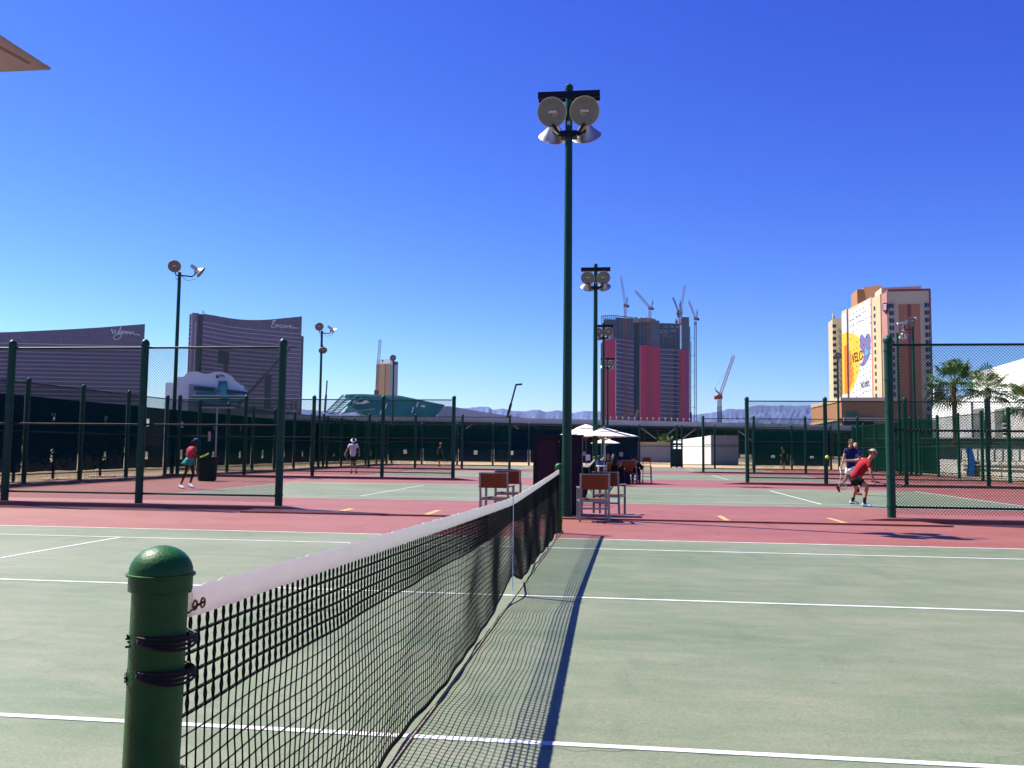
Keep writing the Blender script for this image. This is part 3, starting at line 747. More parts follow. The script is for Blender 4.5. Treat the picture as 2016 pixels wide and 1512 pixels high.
t = far_root('hall_roof', 'long pale lavender vaulted roof sloping down right of the teal arena', 'building', av(940, 830, 450))
D = 450.; wedge('roof_shell', [(868, 800), (884, 799.5), (905, 803), (950, 811), (990, 817), (1035, 823), (1060, 827), (1060, 832), (860, 832), (862, 815)], D, 60, mat('roof_lavender', 'DEDDEC', .6, var=.04, scale=.02))

# long elevated concrete deck behind the courts
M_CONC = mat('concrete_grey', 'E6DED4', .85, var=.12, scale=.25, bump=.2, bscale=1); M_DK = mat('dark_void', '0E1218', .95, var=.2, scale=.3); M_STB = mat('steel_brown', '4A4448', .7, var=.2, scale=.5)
t = far_root('elevated_deck', 'long grey elevated concrete deck with dark trusses underneath, spanning behind the back fence', 'bridge', av(1100, 840, 230))
DTOP = [(480, 816.5), (600, 817), (720, 818.5), (900, 820.5), (1000, 822.5), (1200, 826.8), (1400, 831.5), (1600, 836), (1700, 838)]
def deck(nm, y0, y1, D0, dep, m, x0=480, x1=1700, n=14):
    for i in range(n):
        xa = x0+(x1-x0)*i/n; xb = x0+(x1-x0)*(i+1)/n-.25
        A = av(xa, interp(DTOP, xa)+y0, D0); B = av(xb, interp(DTOP, xb)+y0, D0); A2 = av(xa, interp(DTOP, xa)+y1, D0); B2 = av(xb, interp(DTOP, xb)+y1, D0)
        dr = Vector((0, dep, 0)); mb = MB(); mb.quad(A2, B2, B, A); mb.quad(A, B, B+dr, A+dr); mb.quad(A2+dr, B2+dr, B2, A2); mb.quad(A2+dr, A2, A, A+dr); mb.quad(B2, B2+dr, B+dr, B); mb.quad(B2+dr, A2+dr, A+dr, B+dr)
        mb.build(nm, m, t, True)
deck('fascia_panel', 0, 10, 230, 40, M_CONC)
deck('edge_beam', 10.4, 13, 229, 2, mat('concrete_dark', '4C4D55', .9, var=.15, scale=.3))
deck('under_deck_shade', 12, 62, 262, 2, M_DK, n=2)  # dark sheet behind the columns, shade under the deck put into its colour
for y in (18, 25, 33):
    deck('steel_rail', y, y+1.3, 236+y*.1, .5, M_STB, n=4)
for i in range(46):
    x = 500+i*26.5; yy = interp(DTOP, x)
    a = av(x, yy+12, 234); MB().bar((a.x, a.y, a.z), (a.x, a.y, 0), .32 if i % 3 else .6).build('column', M_STB, t, True)
for x, s_ in ((900, 1), (1010, -1), (1155, 1), (1262, -1), (1300, 1), (1340, 1), (1452, -1), (1530, 1)):
    yy = interp(DTOP, x); MB().bar(av(x, yy+(36 if s_ > 0 else 14), 233), av(x+30, yy+(14 if s_ > 0 else 36), 233), .3).build('brace', M_CONC, t, True)
lm = MB().box((0, 0, .3), (.1, .1, .7)).ball((0, 0, .72), .17, 8).mesh('deck_lamp', M_CONC)
for i in range(16): link('deck_lamp', lm, t, av(1190+i*12, interp(DTOP, 1190+i*12), 231)-t.location)
rr = MB()
for i in range(240):
    x = 560+i*4.7+random.uniform(-1.5, 1.5); rr.bar(av(x, interp(DTOP, x)+.5, 231), av(x+random.uniform(-.4, .4), interp(DTOP, x)-random.uniform(.5, 2.4), 231), .07)
tag(rr.build('site_clutter', mat('clutter_grey', '6E6C70', .8, var=.4, scale=.5), t, True), kind='stuff')
t2 = t

# concrete tower under construction with magenta wrap
M_MAG = mat('magenta_wrap', 'F40058', .65, var=.1, scale=.03); M_MAG2 = mat('rose_wrap', 'E03462', .65, var=.1, scale=.03); M_MAG3 = mat('plum_wrap', 'B83A80', .6, var=.08, scale=.03)
M_CORE = mat('core_concrete', '64788A', .85, var=.14, scale=.06); M_SLABC = mat('slab_concrete', '6C7C94', .85, var=.12, scale=.1); M_VOID = mat('floor_void', '1A2238', .95, var=.3, scale=.08)
M_PGL = mat('plum_glass', '5C4674', .3, var=.12, scale=.03); M_BLUEST = mat('stair_blue', '2B4C78', .7, var=.15, scale=.1)
t = far_root('tower_under_construction', 'unfinished high rise with magenta wrapped lower walls and cranes above it', 'tower', av(1270, 830, 1350))
def seg(nm, x0, x1, ytop, ybot, D0, dep, m):
    a, b = av(x0, ytop, D0), av(x1, ytop, D0); zb = av((x0+x1)/2, ybot, D0).z if ybot else -1
    return front_prism(MB(), [a, b], zb, (a.z+b.z)/2, dep).build(nm, m, t, True)
def px(z): return 1170+z/6.3
def py(z): return 600+z/6.3
seg('wrap_panel', px(122), px(268), py(402), None, 1342, 30, M_MAG); seg('wrap_panel', px(80), px(124), py(470), None, 1343, 30, M_MAG2)
seg('scaffold_back', px(120), px(268), py(180), py(402), 1350, 26, M_BLUEST)
seg('glazed_bay', px(270), px(488), py(425), None, 1345, 30, M_PGL)
seg('floor_void', px(272), px(486), py(165), py(425), 1356, 18, M_VOID)  # solid dark block, shade between the open floors put into its colour
seg('stair_core', px(488), px(566), py(190), None, 1368, 20, M_BLUEST); seg('stair_void', px(490), px(525), py(200), None, 1364, 6, M_VOID)
seg('floor_void', px(567), px(700), py(215), py(500), 1358, 16, M_VOID)
seg('wrap_panel', px(567), px(706), py(503), None, 1346, 30, M_MAG); seg('wrap_panel', px(706), px(817), py(522), None, 1345, 30, M_MAG)
seg('lift_core', px(700), px(808), py(195), py(522), 1350, 24, M_CORE)
seg('floor_void', px(809), px(1064), py(232), py(535), 1360, 14, M_VOID)
seg('glazed_bay', px(815), px(1066), py(535), None, 1347, 30, M_PGL); seg('dark_shaft', px(990), px(1022), py(560), None, 1345, 4, M_VOID)
seg('lift_core', px(1080), px(1176), py(152), py(550), 1352, 24, M_CORE); seg('rooftop_frame', px(1003), px(1084), py(172), py(232), 1354, 14, M_WHITE)
seg('roof_void', px(1006), px(1030), py(200), py(225), 1352, 3, M_VOID)
seg('wrap_panel', px(1062), px(1122), py(548), None, 1346, 28, M_MAG); seg('wrap_panel', px(1122), px(1177), py(550), None, 1347, 26, M_MAG3)
seg('balcony_edge', px(1178), px(1190), py(270), None, 1356, 20, M_VOID); seg('balcony_edge', px(1190), px(1209), py(1330), None, 1350, 20, M_VOID)
def openfloors(x0, x1, y0, y1, n, nc, D0, y0r=None):
    y0r = y0 if y0r is None else y0r
    for i in range(n+1):
        f = i/n; a = av(px(x0), py(y0+(y1-y0)*f), D0); b = av(px(x1), py(y0r+(y1-y0r)*f+ (6 if y0r == y0 else 0)), D0)
        MB().bar(a, b, 2.2, 1.15).build('floor_slab', M_SLABC, t, True)
    for i in range(nc+1):
        x = x0+(x1-x0)*i/nc; a = av(px(x), py(y0+(y0r-y0)*i/nc), D0-.4); b = av(px(x), py(y1), D0-.4)
        MB().bar(a, b, 1.1, 1.1, up=(0, 1, 0)).build('column', M_SLABC, t, True)
openfloors(272, 486, 160, 425, 14, 5, 1354, 180); openfloors(568, 704, 205, 500, 12, 3, 1355); openfloors(811, 1060, 232, 535, 12, 5, 1357)
wd = MB().box((0, 0, 0), (5.2, 1, 1.9)).mesh('painted_light_gap', mat('sky_gap', 'C8D6F0', .5))  # pale solid blocks, daylight through the open floors put into their colour
for gx, gy in ((875, 278), (900, 278), (963, 274), (1035, 276), (830, 318), (878, 320), (955, 322), (985, 322), (825, 350), (870, 352), (900, 352), (865, 385), (948, 390), (900, 386)):
    link('painted_light_gap', wd, t, av(px(gx), py(gy), 1358)-t.location)
for i in range(20):
    for (x0, x1, ya, yb, st) in ((270, 488, 425, 455, 53), (817, 1062, 556, 566, 52.5), (1208, 1208, 0, 0, 0)):
        if st == 0: continue
        y = ya+st*i
        if y > 1430: continue
        MB().bar(av(px(x0), py(y), 1343), av(px(x1), py(yb+st*i+(4 if x0 > 500 else 2)), 1343), .9, .9).build('floor_band', M_BAND, t, True)
mb = MB()
for i in range(45): mb.bar(av(px(1188), py(470+i*21), 1352), av(px(1204), py(470+i*21), 1352), 1.5, 1.3)
tag(mb.build('balcony_ends', M_VOID, t, True), kind='stuff')
mb = MB()
for i in range(9): mb.bar(av(px(88), py(145+i*28), 1344), av(px(268), py(133+i*28 if i < 2 else 150+i*26), 1344), .8)
for i in range(8): mb.bar(av(px(90+i*25), py(145-i), 1343), av(px(90+i*25), py(402), 1343), .7, .7, up=(0, 1, 0))
tag(mb.build('edge_scaffold', M_SLABC, t, True), kind='stuff')
mb = MB(); mb.bar(av(px(268), py(135), 1345), av(px(478), py(160), 1345), 1.2); mb.bar(av(px(90), py(140), 1345), av(px(268), py(133), 1345), 1.2); mb.build('roof_beam', M_SLABC, t, True)
mb = MB()
for i in range(26): x = 500+i*10; mb.box(av(px(x), py(188+random.uniform(-8, 10)), 1352), (random.uniform(2, 6), 3, random.uniform(1.5, 7)))
tag(mb.build('formwork', mat('formwork_tan', 'B79A84', .8, var=.4, scale=.05), t, True), kind='stuff')
mb = MB(); mb.bar(av(px(940), py(1020), 1340), av(px(940), py(1160), 1340), 1.6); mb.bar(av(px(938), py(1240), 1340), av(px(938), py(1450), 1340), 2); mb.build('orange_hoist_rail', mat('hoist_orange', 'B5603A', .7), t, True)

# cranes
M_CRP = mat('crane_pink', 'C98F80', .6, var=.2, scale=.05); M_CRO = mat('crane_orange', 'A85A28', .6, var=.2, scale=.05); M_CRB = mat('crane_blue', '37608A', .6, var=.15, scale=.05); M_CRD = mat('crane_dark', '1B2A48', .6, var=.15, scale=.05); M_CRR = mat('crane_red', 'C4564A', .6, var=.15, scale=.1)
def lattice(a, b, wd, n, r):
    a = Vector(a); b = Vector(b); d = (b-a).normalized(); x = d.cross(Vector((0, 1, 0))).normalized() if abs(d.y) < .9 else d.cross(Vector((1, 0, 0))).normalized(); y = d.cross(x); mb = MB()
    cs = [(x*sx+y*sy)*wd/2 for sx, sy in ((-1, -1), (1, -1), (1, 1), (-1, 1))]
    for c in cs: mb.bar(a+c, b+c, r)
    for i in range(n):
        p = a+(b-a)*i/n; q = a+(b-a)*(i+1)/n
        for k in range(4):
            c0, c1 = cs[k], cs[(k+1) % 4]
            if i % 2: c0, c1 = c1, c0
            mb.bar(p+c0, q+c1, r*.7); mb.bar(q+cs[k], q+cs[(k+1) % 4], r*.6)
    return mb
def tower_crane(lab, mast, base_py, cab, jib, aframe, D, wd, mm, mj, r=.5, ties=None, lowm=None, group='tower cranes'):
    t = far_root('tower_crane', lab, 'crane', av(mast, 830, D), group)
    lattice(flat(av(mast, base_py, D), av(mast, base_py, D).z), av(mast, cab+6, D), wd, max(4, int(abs(base_py-cab)/5)), r).build('mast', mm, t, True)
    if lowm: lattice(flat(av(mast, 832, D), 0), av(mast, base_py, D), wd*1.05, 34, r).build('lower_mast', lowm, t, True)
    c = av(mast, cab, D); MB().box(c, (wd*1.5, wd*1.5, wd*1.3)).build('cab', mj, t, True)
    MB().box(av(mast+(3 if jib[0] < mast else -3), cab+1, D), (wd*2.1, wd, wd)).build('counterweight', mj if mj is M_CRR else M_CRD, t, True)
    lattice(av(mast, cab-1, D), av(jib[0], jib[1], D), wd*.75, 14, r*.7).build('jib', mj, t, True)
    A = av(*aframe, D); mb = MB(); mb.bar(c+Vector((1, 0, 0)), A, r*1.1); mb.bar(c+Vector((wd*.9, 0, 0)), A, r*1.1); mb.bar(c+Vector((wd*.9, 0, wd)), A+Vector((.6, 0, -wd)), r); mb.build('a_frame', M_CRD if mj is not M_CRR else mj, t, True)
    MB().bar(A, av(jib[0]+(mast-jib[0])*.25, jib[1]+(cab-jib[1])*.25, D), .12).build('stay_cable', M_CRD, t, True)
    if ties:
        for ty in ties: MB().bar(av(1358, ty, D), av(mast, ty, D), .5).build('wall_tie', M_CRB, t, True)
    return t
tower_crane('tower crane with near vertical jib above the left corner of the magenta tower', 1231, 622, 602, (1222.8, 545), (1234.6, 583), 1338, 3.6, M_CRP, M_CRP, lowm=M_CRO)
tower_crane('tower crane with its jib leaning left above the middle of the magenta tower', 1279.5, 630, 607, (1250.5, 572.5), (1285.5, 590), 1338, 3.6, M_CRP, M_CRP, lowm=M_CRO)
tower_crane('tower crane with jib leaning right above the right core of the magenta tower', 1340, 622, 617, (1348.2, 562), (1337, 598), 1336, 3.6, M_CRD, M_CRP, lowm=M_CRO)
tower_crane('small dark crane jib pointing up left behind the right core of the tower', 1336, 626, 615, (1325, 586), (1339.5, 591), 1380, 3, M_CRD, M_CRD)
tower_crane('free standing blue mast crane tied to the right side of the magenta tower', 1369, 640, 627.5, (1356, 593), (1372.5, 609), 1345, 3.4, M_CRB, M_CRP, ties=(665, 700, 731, 762, 802), lowm=M_CRB)
tower_crane('red and white crane on its own mast in front of the mountains', 1416.5, 800, 782, (1444, 701), (1407, 764), 760, 3.0, M_CRP, M_CRR, r=.42, lowm=M_CRD)
def boom(lab, a, b, D, w0, m, head=True, name='mobile_crane'):
    t = far_root(name, lab, 'crane', av(a[0], 840, D)); A = av(*a, D); B = av(*b, D); mid = A+(B-A)*.55
    MB().bar(A, mid, w0*1.25).build('boom', m, t, True); MB().bar(mid, B, w0*.8).build('boom_tip', m, t, True)
    if head:
        d = 1 if b[0] > a[0] else -1; MB().bar(B-Vector((.2*d, 0, 0))*w0, B+Vector((w0*3*d, 0, w0*.3)), w0*.8).build('boom_head', m, t, True)
    return t
boom('dark telescopic crane boom raised beside the lavender hall roof', (994, 840), (1016, 757.5), 250, .6, M_DARKALU)
boom('grey telescopic crane boom slanting across the concave purple hotel', (470, 797), (572, 684), 330, .85, mat('boom_grey', '5A5A74', .5))
boom('thin upright crane boom between the purple hotel and the teal arena', (639.5, 812), (644, 749), 700, 1.1, M_CRB, False)
t = boom('tall lattice crane with orange base in front of the gold tower', (739, 779), (748.5, 668.5), 900, .12, M_CRO, False, 'lattice_crane')
lattice(av(741, 772, 899), av(748.3, 669, 899), 2.4, 26, .16).build('lattice_mast', mat('lattice_mauve', '6C5A6C', .6), t, True); MB().box(av(741.5, 773, 898), (4, 4, 5)).build('crane_house', M_CRO, t, True)
mb = lattice(av(1213, 829, 1000), av(1248, 806, 1000), 2.4, 12, .4); t = far_root('crane_boom', 'orange lattice boom lying low in front of the tower base', 'crane', av(1213, 829, 1000)); mb.build('boom', M_CRO, t, True)
mb = lattice(av(1249, 829, 1000), av(1256, 808, 1000), 2.4, 8, .4); t = far_root('crane_boom', 'short pink lattice boom standing at the base of the magenta tower', 'crane', av(1249, 829, 1000)); mb.build('boom', M_CRP, t, True)

# ------------------------------------------------------------------ hotel tower with the wall advert
M_HBE = mat('stucco_beige', 'F6DFC0', .85, var=.04, scale=.1); M_HCR = mat('stucco_buff', 'E2CDA4', .85, var=.04, scale=.1); M_HOR = mat('stucco_orange', 'C89068', .85, var=.05, scale=.1)
M_HPK = mat('stucco_pink', 'CC928A', .85, var=.04, scale=.1); M_HPU = mat('stucco_maroon', 'A05A60', .85, var=.04, scale=.1); M_HTE = mat('stucco_terracotta', 'D8906E', .85, var=.04, scale=.1)
M_WIN = mat('window_blue', '2D4A66', .15, var=.3, scale=.3); M_FRAME = mat('window_frame', 'C9CCD0', .6)
DK, DL = 350., 405.
def dface(x, xl=1666., xk=1749.6): return 1/(1/DK+(x-xk)/(xl-xk)*(1/DL-1/DK))
K = av(1749.6, 700, DK); L_ = av(1666, 700, DL); Rr = av(1834.8, 700, 347)
HRT = far_root('hotel_building', 'tall beige and orange hotel with a huge white and yellow wall advert on its side', 'hotel', K)
def p2(x, D): q = av(x, 700, D); return Vector((q.x, q.y, 0))
nL = Vector((-(K-L_).normalized().y, (K-L_).normalized().x, 0)); nL = Vector((K.y-L_.y, -(K.x-L_.x), 0)).normalized()
if nL.dot(flat(CAM)-flat(K)) < 0: nL = -nL
nF = Vector((Rr.y-K.y, -(Rr.x-K.x), 0)).normalized()
if nF.dot(flat(CAM)-flat(K)) < 0: nF = -nF
def block(nm, a, b, z0, z1, dep, m, root=HRT, into=None):
    """wall block on the plan line a-b, going 'dep' metres in direction into"""
    a, b = flat(a), flat(b); into = (into or -nL)*dep; mb = MB(); F = [a, b, b+into, a+into]; Z0, Z1 = Vector((0, 0, z0)), Vector((0, 0, z1))
    for i in range(4): mb.quad(F[i]+Z0, F[(i+1) % 4]+Z0, F[(i+1) % 4]+Z1, F[i]+Z1)
    mb.quad(*[p+Z1 for p in F]); mb.quad(*[p+Z0 for p in reversed(F)])
    return mb.build(nm, m, root, True)
def zf(x, y): return av(x, y, dface(x)).z
HT = zf(1749.6, 574)
# front face wing (shaded end wall)
block('end_wall', K, Rr, 0, HT, 16, M_HBE, into=-nF)
ZP = av(1791, 598.5, 348).z
a, b = p2(1771, 349.3), p2(1813, 347.7); block('orange_panel', a+nF*.25, b+nF*.25, 0, ZP, .5, M_HTE, into=-nF)
a, b = p2(1788, 348.7), p2(1795.5, 348.4); block('maroon_stripe', a+nF*.35, b+nF*.35, 0, ZP, .5, M_HPU, into=-nF)
a, b = p2(1832.3, 347), p2(1835.2, 347); block('corner_strip', a+nF*.3, b+nF*.3, 0, HT+.2, 1, M_HPU, into=-nF)
block('coping', K+nF*.4, Rr+nF*.4, HT, HT+.8, 16.4, M_HPU, into=-nF)
block('roof_storey', p2(1738, 362), p2(1817, 357), HT, av(1760, 565, 360).z, 12, M_HBE, into=-nF)
wf = MB().box((0, 0, 0), (2.0, .3, 1.75)).mesh('window', M_WIN)
wfr = MB(); 
for s in ((-1.0, 0, .12, 1.8), (1.0, 0, .12, 1.8), (.2, 0, .1, 1.7)): wfr.box((s[0], -.2, 0), (s[2], .2, s[3]))
wfr.box((0, -.2, .9), (2.1, .2, .1)); wfr.box((0, -.3, -1.05), (2.3, .5, .22)); wfr = wfr.mesh('window_frame', M_FRAME)
rz = math.atan2((Rr-K).y, (Rr-K).x)
for cx in (1756.4, 1827.4):
    for i in range(22):
        q = p2(cx, 348.9 if cx < 1800 else 347.2)+nF*.1; q.z = av(cx, 601.5+14.55*i, 348).z
        if q.z < 3: break
        o = link('window', wf, HRT, q-HRT.location); o.rotation_euler = (0, 0, rz); link('window_frame', wfr, o)
# long sunlit side
def side(nm, x0, x1, y1, m, out=0., dep=10, ytop2=None):
    a, b = p2(x0, dface(x0)), p2(x1, dface(x1)); return block(nm, a+nL*out, b+nL*out, 0, zf((x0+x1)/2, y1), dep, m)
HS = zf(1690, 596)
side('pink_end_bay', 1738.5, 1749.5, 577.5, M_HPK, .2, 12)
side('window_bay', 1720.5, 1737, 583, M_HCR, .35, 12); side('terracotta_strip', 1717, 1721, 585.5, M_HTE, .3)
side('side_wall', 1670, 1718, 597, M_HCR, 0, 12); side('pilaster', 1661, 1671, 611, M_HCR, .6, 12)
block('rear_wing', p2(1641.5, 415)+nL*0, p2(1660, 412), 0, av(1650, 626, 413).z, 14, M_HCR, into=-nF)
block('rear_wing_lit', p2(1641.5, 415), p2(1648, 440), 0, av(1645, 626.3, 430).z, 2, M_HCR, into=-nF)
block('penthouse', p2(1703, 398), p2(1738, 392), HS-12, av(1710, 564, 396).z, 14, M_HOR, into=-nF)
block('penthouse', p2(1690, 399), p2(1703, 398), HS-12, av(1696, 569, 398).z, 14, M_HOR, into=-nF)
wn = MB().box((0, 0, 0), (1.6, .3, 1.5)).mesh('window', M_WIN); rzl = math.atan2((K-L_).y, (K-L_).x)
for cx, y0 in ((1725.5, 607), (1643.3, 642)):
    for i in range(24):
        if cx > 1700: q = p2(cx, dface(cx))+nL*.4; q.z = av(cx, y0+14.3*i, dface(cx)).z
        else: q = p2(cx, 414)+nF*.1; q.z = av(cx, y0+12.4*i, 414).z
        if q.z < 4: break
        o = link('window', wn, HRT, q-HRT.location); o.rotation_euler = (0, 0, rzl if cx > 1700 else rz)
# advert: flat printed sheet on the side wall
def onwall(x, y, off):
    d = FW + RT*(x-1008)/FPX - UP*(y-756)/FPX; q = flat(K)+nL*off
    return CAM + d*((q-flat(CAM)).dot(nL)/d.dot(nL))
def ad(nm, outline, m, off):
    pts = []
    for x, y in outline:
        pts.append(onwall(x, y, off))
    mb = MB(); mb.poly(pts); return mb
AD = HRT
def adl(nm, outline, m, off): return ad(nm, outline, m, off).build(nm, m, AD, True)
board = ad('x', [(1671.3, 614), (1717.5, 585), (1718.6, 792), (1671.3, 793)], None, .12)
n_ = [v-nL*.1 for v in board.v]; board.v += n_; board.f += [(7, 6, 5, 4), (0, 1, 5, 4), (1, 2, 6, 5), (2, 3, 7, 6), (3, 0, 4, 7)]
M_ADW = mat('print_white', 'C2C6D4', .6, var=.02); M_ADY = mat('print_yellow', 'DDA42C', .6, var=.03); M_ADO = mat('print_orange', 'CC6A1E', .6, var=.1, scale=.1); M_ADP = mat('print_slate', '67618A', .6); M_ADK = mat('print_black', '1B1820', .6); M_ADC = mat('print_cyan', '35A7C8', .6); M_ADG = mat('print_grey', '505868', .6)
board.build('advert_sheet', M_ADW, AD, True)
adl('advert_print', [(1671.4, 655), (1680, 655), (1692, 666), (1697, 690), (1692, 730), (1685, 752), (1671.4, 780)], M_ADY, .15)
adl('advert_print', [(1671.4, 690), (1676, 700), (1680, 740), (1677, 757), (1671.4, 768)], M_ADO, .18)
side('advert_pilaster', 1661.5, 1671, 618, M_ADW, .75, .4)
side('advert_pilaster_yellow', 1661.5, 1671, 656, M_ADY, .85, .3)
side('advert_pilaster_orange', 1666, 1671.2, 680, M_ADO, .95, .3)
side('advert_pilaster_white', 1661.5, 1671.3, 776, M_ADW, 1.05, .3)
adl('advert_print', [(1692.5, 664), (1694.5, 659), (1698, 658), (1701, 663), (1703, 665), (1705, 659), (1708.5, 656), (1712, 658), (1714, 665), (1713.6, 690), (1711, 704), (1706.5, 712), (1703, 718), (1698, 722), (1694.5, 720), (1694, 716), (1698, 712), (1701.5, 700), (1697, 692), (1693, 684)], M_ADP, .18)
adl('advert_print', [(1704, 684), (1710, 691), (1706, 701), (1703.5, 699)], M_ADC, .21); adl('advert_print', [(1706, 689), (1708, 692), (1706, 696)], M_ADP, .24)
adl('advert_print', [(1695, 689), (1701, 700), (1696, 711), (1694, 708), (1698, 700), (1693.5, 692)], M_ADY, .21)
adl('advert_print', [(1697, 700), (1699, 702), (1697, 706), (1696, 704)], M_ADK, .24)
def adtext(txt, x, y, size, m, sh=0., wd=1.):
    me = text_mesh(txt, size, .03, m, shear=sh); o = link('advert_lettering', me, AD); q = onwall(x, y, .26)
    o.location = q-AD.location; dirv = (K-L_).normalized(); dirv = Vector((dirv.x, dirv.y, 0)).normalized()
    # text x axis along the wall towards the viewer's right
    R = Matrix((dirv, Vector((0, 0, 1)), dirv.cross(Vector((0, 0, 1))))).transposed(); o.rotation_euler = R.to_euler(); o.scale = (wd, 1, 1); return o
adtext('VELO', 1677, 714.5, 4.9*1.25, M_ADK, wd=1.02); adtext('NO LIMITS.', 1695, 764, 3.0*1.2, M_ADK, wd=.66); 
for (x0, x1, ya, yb, hh) in ((1672.5, 1681, 631, 627.5, 2), (1684, 1694, 624, 619.5, 2.2), (1697, 1706, 615.5, 611.5, 2), (1673.5, 1683, 641.5, 637, 1.6), (1688, 1698, 634, 629.5, 2.2), (1697, 1711, 772, 770, 1.6)):
    n = int((x1-x0)/1.6)
    for i in range(n):
        xa = x0+(x1-x0)*i/n; y_ = ya+(yb-ya)*i/n; adl('advert_print', [(xa, y_-hh/2), (xa+1.1, y_-hh/2), (xa+1.1, y_+hh/2), (xa, y_+hh/2)], M_ADG, .17)
mb = MB()
for i in range(15):
    for j in range(7):
        if random.random() < .35: continue
        x = 1674+j*6.6; y = 612-j*3.4+i*12+8
        if y > 785: continue
        q = onwall(x, y, .16); mb.box(q, (.5, .5, .4))
tag(mb.build('advert_perforations', M_ADG, AD, True), kind='stuff')
# shield sign on the pink bay
pts = [(1737.5, 598), (1739, 596.5), (1742, 596), (1745, 597.5), (1746, 600), (1746, 609), (1744.5, 613), (1741.5, 615.5), (1738.5, 613), (1737.2, 608)]
mb = ad('x', pts, None, .9); n0 = len(mb.v); mb.v += [v-nL*.7 for v in mb.v]; mb.f.append(tuple(reversed(range(n0, 2*n0)))); mb.f += [(i, i+n0, (i+1) % n0+n0, (i+1) % n0) for i in range(n0)]
mb.build('shield_sign', mat('sign_plum', '5B2545', .5), HRT, True)
for y in (600, 604, 608): adl('sign_line', [(1739, y), (1744.6, y-.6), (1744.6, y+.8), (1739, y+1.4)], M_SIGN, .97)
# orange low wing in front of the tower
DW0, DW1 = 372., 322.
t = far_root('hotel_wing', 'low orange hotel wing with cream cornice and dark window band beside the tower foot', 'hotel', av(1640, 850, 340))
ZW = av(1655, 790, DW1).z; a, b = p2(1595.7, DW0), p2(1655, DW1); c_ = p2(1765, 318)
block('lit_wall', a, b, 0, ZW, 30, M_HOR, t, into=Vector((.5, .86, 0))); block('front_wall', b, c_, 0, ZW, 20, M_HOR, t, into=Vector((0, 1, 0)))
block('cornice', a-Vector((.3, .3, 0)), b-Vector((.3, .3, 0)), ZW, ZW+1.4, 30.5, M_HCR, t, into=Vector((.5, .86, 0))); block('cornice', b-Vector((0, .4, 0)), c_-Vector((0, .4, 0)), ZW, ZW+1.4, 20, M_HBE, t, into=Vector((0, 1, 0)))
def wp(x): f = (x-1595.7)/(1655-1595.7); return 1/(1/DW0+f*(1/DW1-1/DW0))
def wingpatch(nm, x0, x1, y0, y1, m, off=.4):
    if x1 <= 1655.5:
        A, B = p2(x0, wp(x0)), p2(x1, wp(x1)); d = (B-A).normalized(); nn = Vector((d.y, -d.x, 0)); D_ = wp(x0)
    else: A, B = p2(x0, 321), p2(x1, 320); d = (B-A).normalized(); nn = Vector((d.y, -d.x, 0)); D_ = 320.5
    if nn.dot(flat(CAM)-A) < 0: nn = -nn
    return block(nm, A+nn*off, B+nn*off, av(x0, y1, D_).z, av(x0, y0, D_).z, .6, m, t, into=-nn)
for i in range(10):
    x = 1596+i*5.9; wingpatch('ledge', x, x+5.8, 834-i*1.15, 838-i*1.15, M_HCR, .9)
    if i % 5 != 4: wingpatch('window', x+.5, x+5, 840-i*1.1, 848-i*.9, M_WIN)
    wingpatch('slat_window', x+.5, x+4.6, 853-i*.5, 857-i*.4, M_DK, .3)
wingpatch('green_louvre', 1663.5, 1685, 811, 820, mat('louvre_green', '3F7D66', .6, var=.2, scale=.5)); wingpatch('window', 1714, 1719, 811, 820, M_WIN); o = wingpatch('window', 1719, 1725.5, 811, 820, M_FRAME); wingpatch('window_pane', 1721, 1724, 812.5, 820, M_WIN, .5)
wingpatch('overhang', 1656, 1765, 822, 828.5, M_CONC, 1.5); wingpatch('porch_shade_panel', 1658, 1762, 829, 838, M_DK, .8)  # porch is a near-black panel, shade below the overhang put into its colour
mb = MB()
for i in range(30): mb.box(av(1644+random.uniform(0, 30), 790+random.uniform(-3, 0), 335), (random.uniform(.4, 1.3), .8, random.uniform(.6, 2)))
tag(mb.build('roof_kit', M_CONC, t, True), kind='stuff')

# white halls at far right
t = far_root('white_hall', 'large blank white hall with a line of dark lettering near its top, behind the palms', 'building', av(1950, 860, 130))
a, b = p2(1914, 140), p2(2070, 108); block('hall_wall', a, b, 0, av(1914, 735.5, 140).z, 40, M_WHITE, t, into=Vector((.45, .9, 0)))
M_GW = mat('wall_grey', 'A9A9A4', .85, var=.05); 
def hallpatch(nm, x0, x1, y0, y1, m, off=.25, DA=140., DB=108.):
    def dd(x): f = (x-1914)/(2070-1914.); return 1/(1/DA+f*(1/DB-1/DA))
    A, B = p2(x0, dd(x0)), p2(x1, dd(x1)); d = (B-A).normalized(); nn = Vector((d.y, -d.x, 0))
    if nn.dot(flat(CAM)-A) < 0: nn = -nn
    return block(nm, A+nn*off, B+nn*off, av(x0, y1, dd(x0)).z, av(x0, y0, dd(x0)).z, .4, m, t, into=-nn)
hallpatch('grey_bay', 1916, 1934, 806, 866, M_GW); hallpatch('grey_bay', 1958, 1974, 806, 864, M_GW); hallpatch('dark_opening', 1937, 1942, 827, 850, M_DK); hallpatch('dark_opening', 1975, 1985, 824, 866, M_DK)
for i in range(4): hallpatch('stair_flight', 1976, 1983, 833+i*8, 836+i*8, M_WHITE, .5)
me = text_mesh('it starts with us', 1.15, .03, mat('letter_plum', '2B2140', .6), name='hall_lettering'); o = link('hall_lettering', me, t); A = av(1993, 747.5, 123.2); o.location = A-t.location; dv = (b-a).normalized(); o.rotation_euler = (rad(90), 0, math.atan2(dv.y, dv.x))
t = far_root('white_hall', 'lower white block left of the lettered hall, behind the tallest palm', 'building', av(1875, 860, 150))
a, b = p2(1839, 158), p2(1917, 143); block('hall_wall', a, b, 0, av(1880, 784.5, 150).z, 30, M_WHITE, t, into=Vector((.3, .95, 0)))
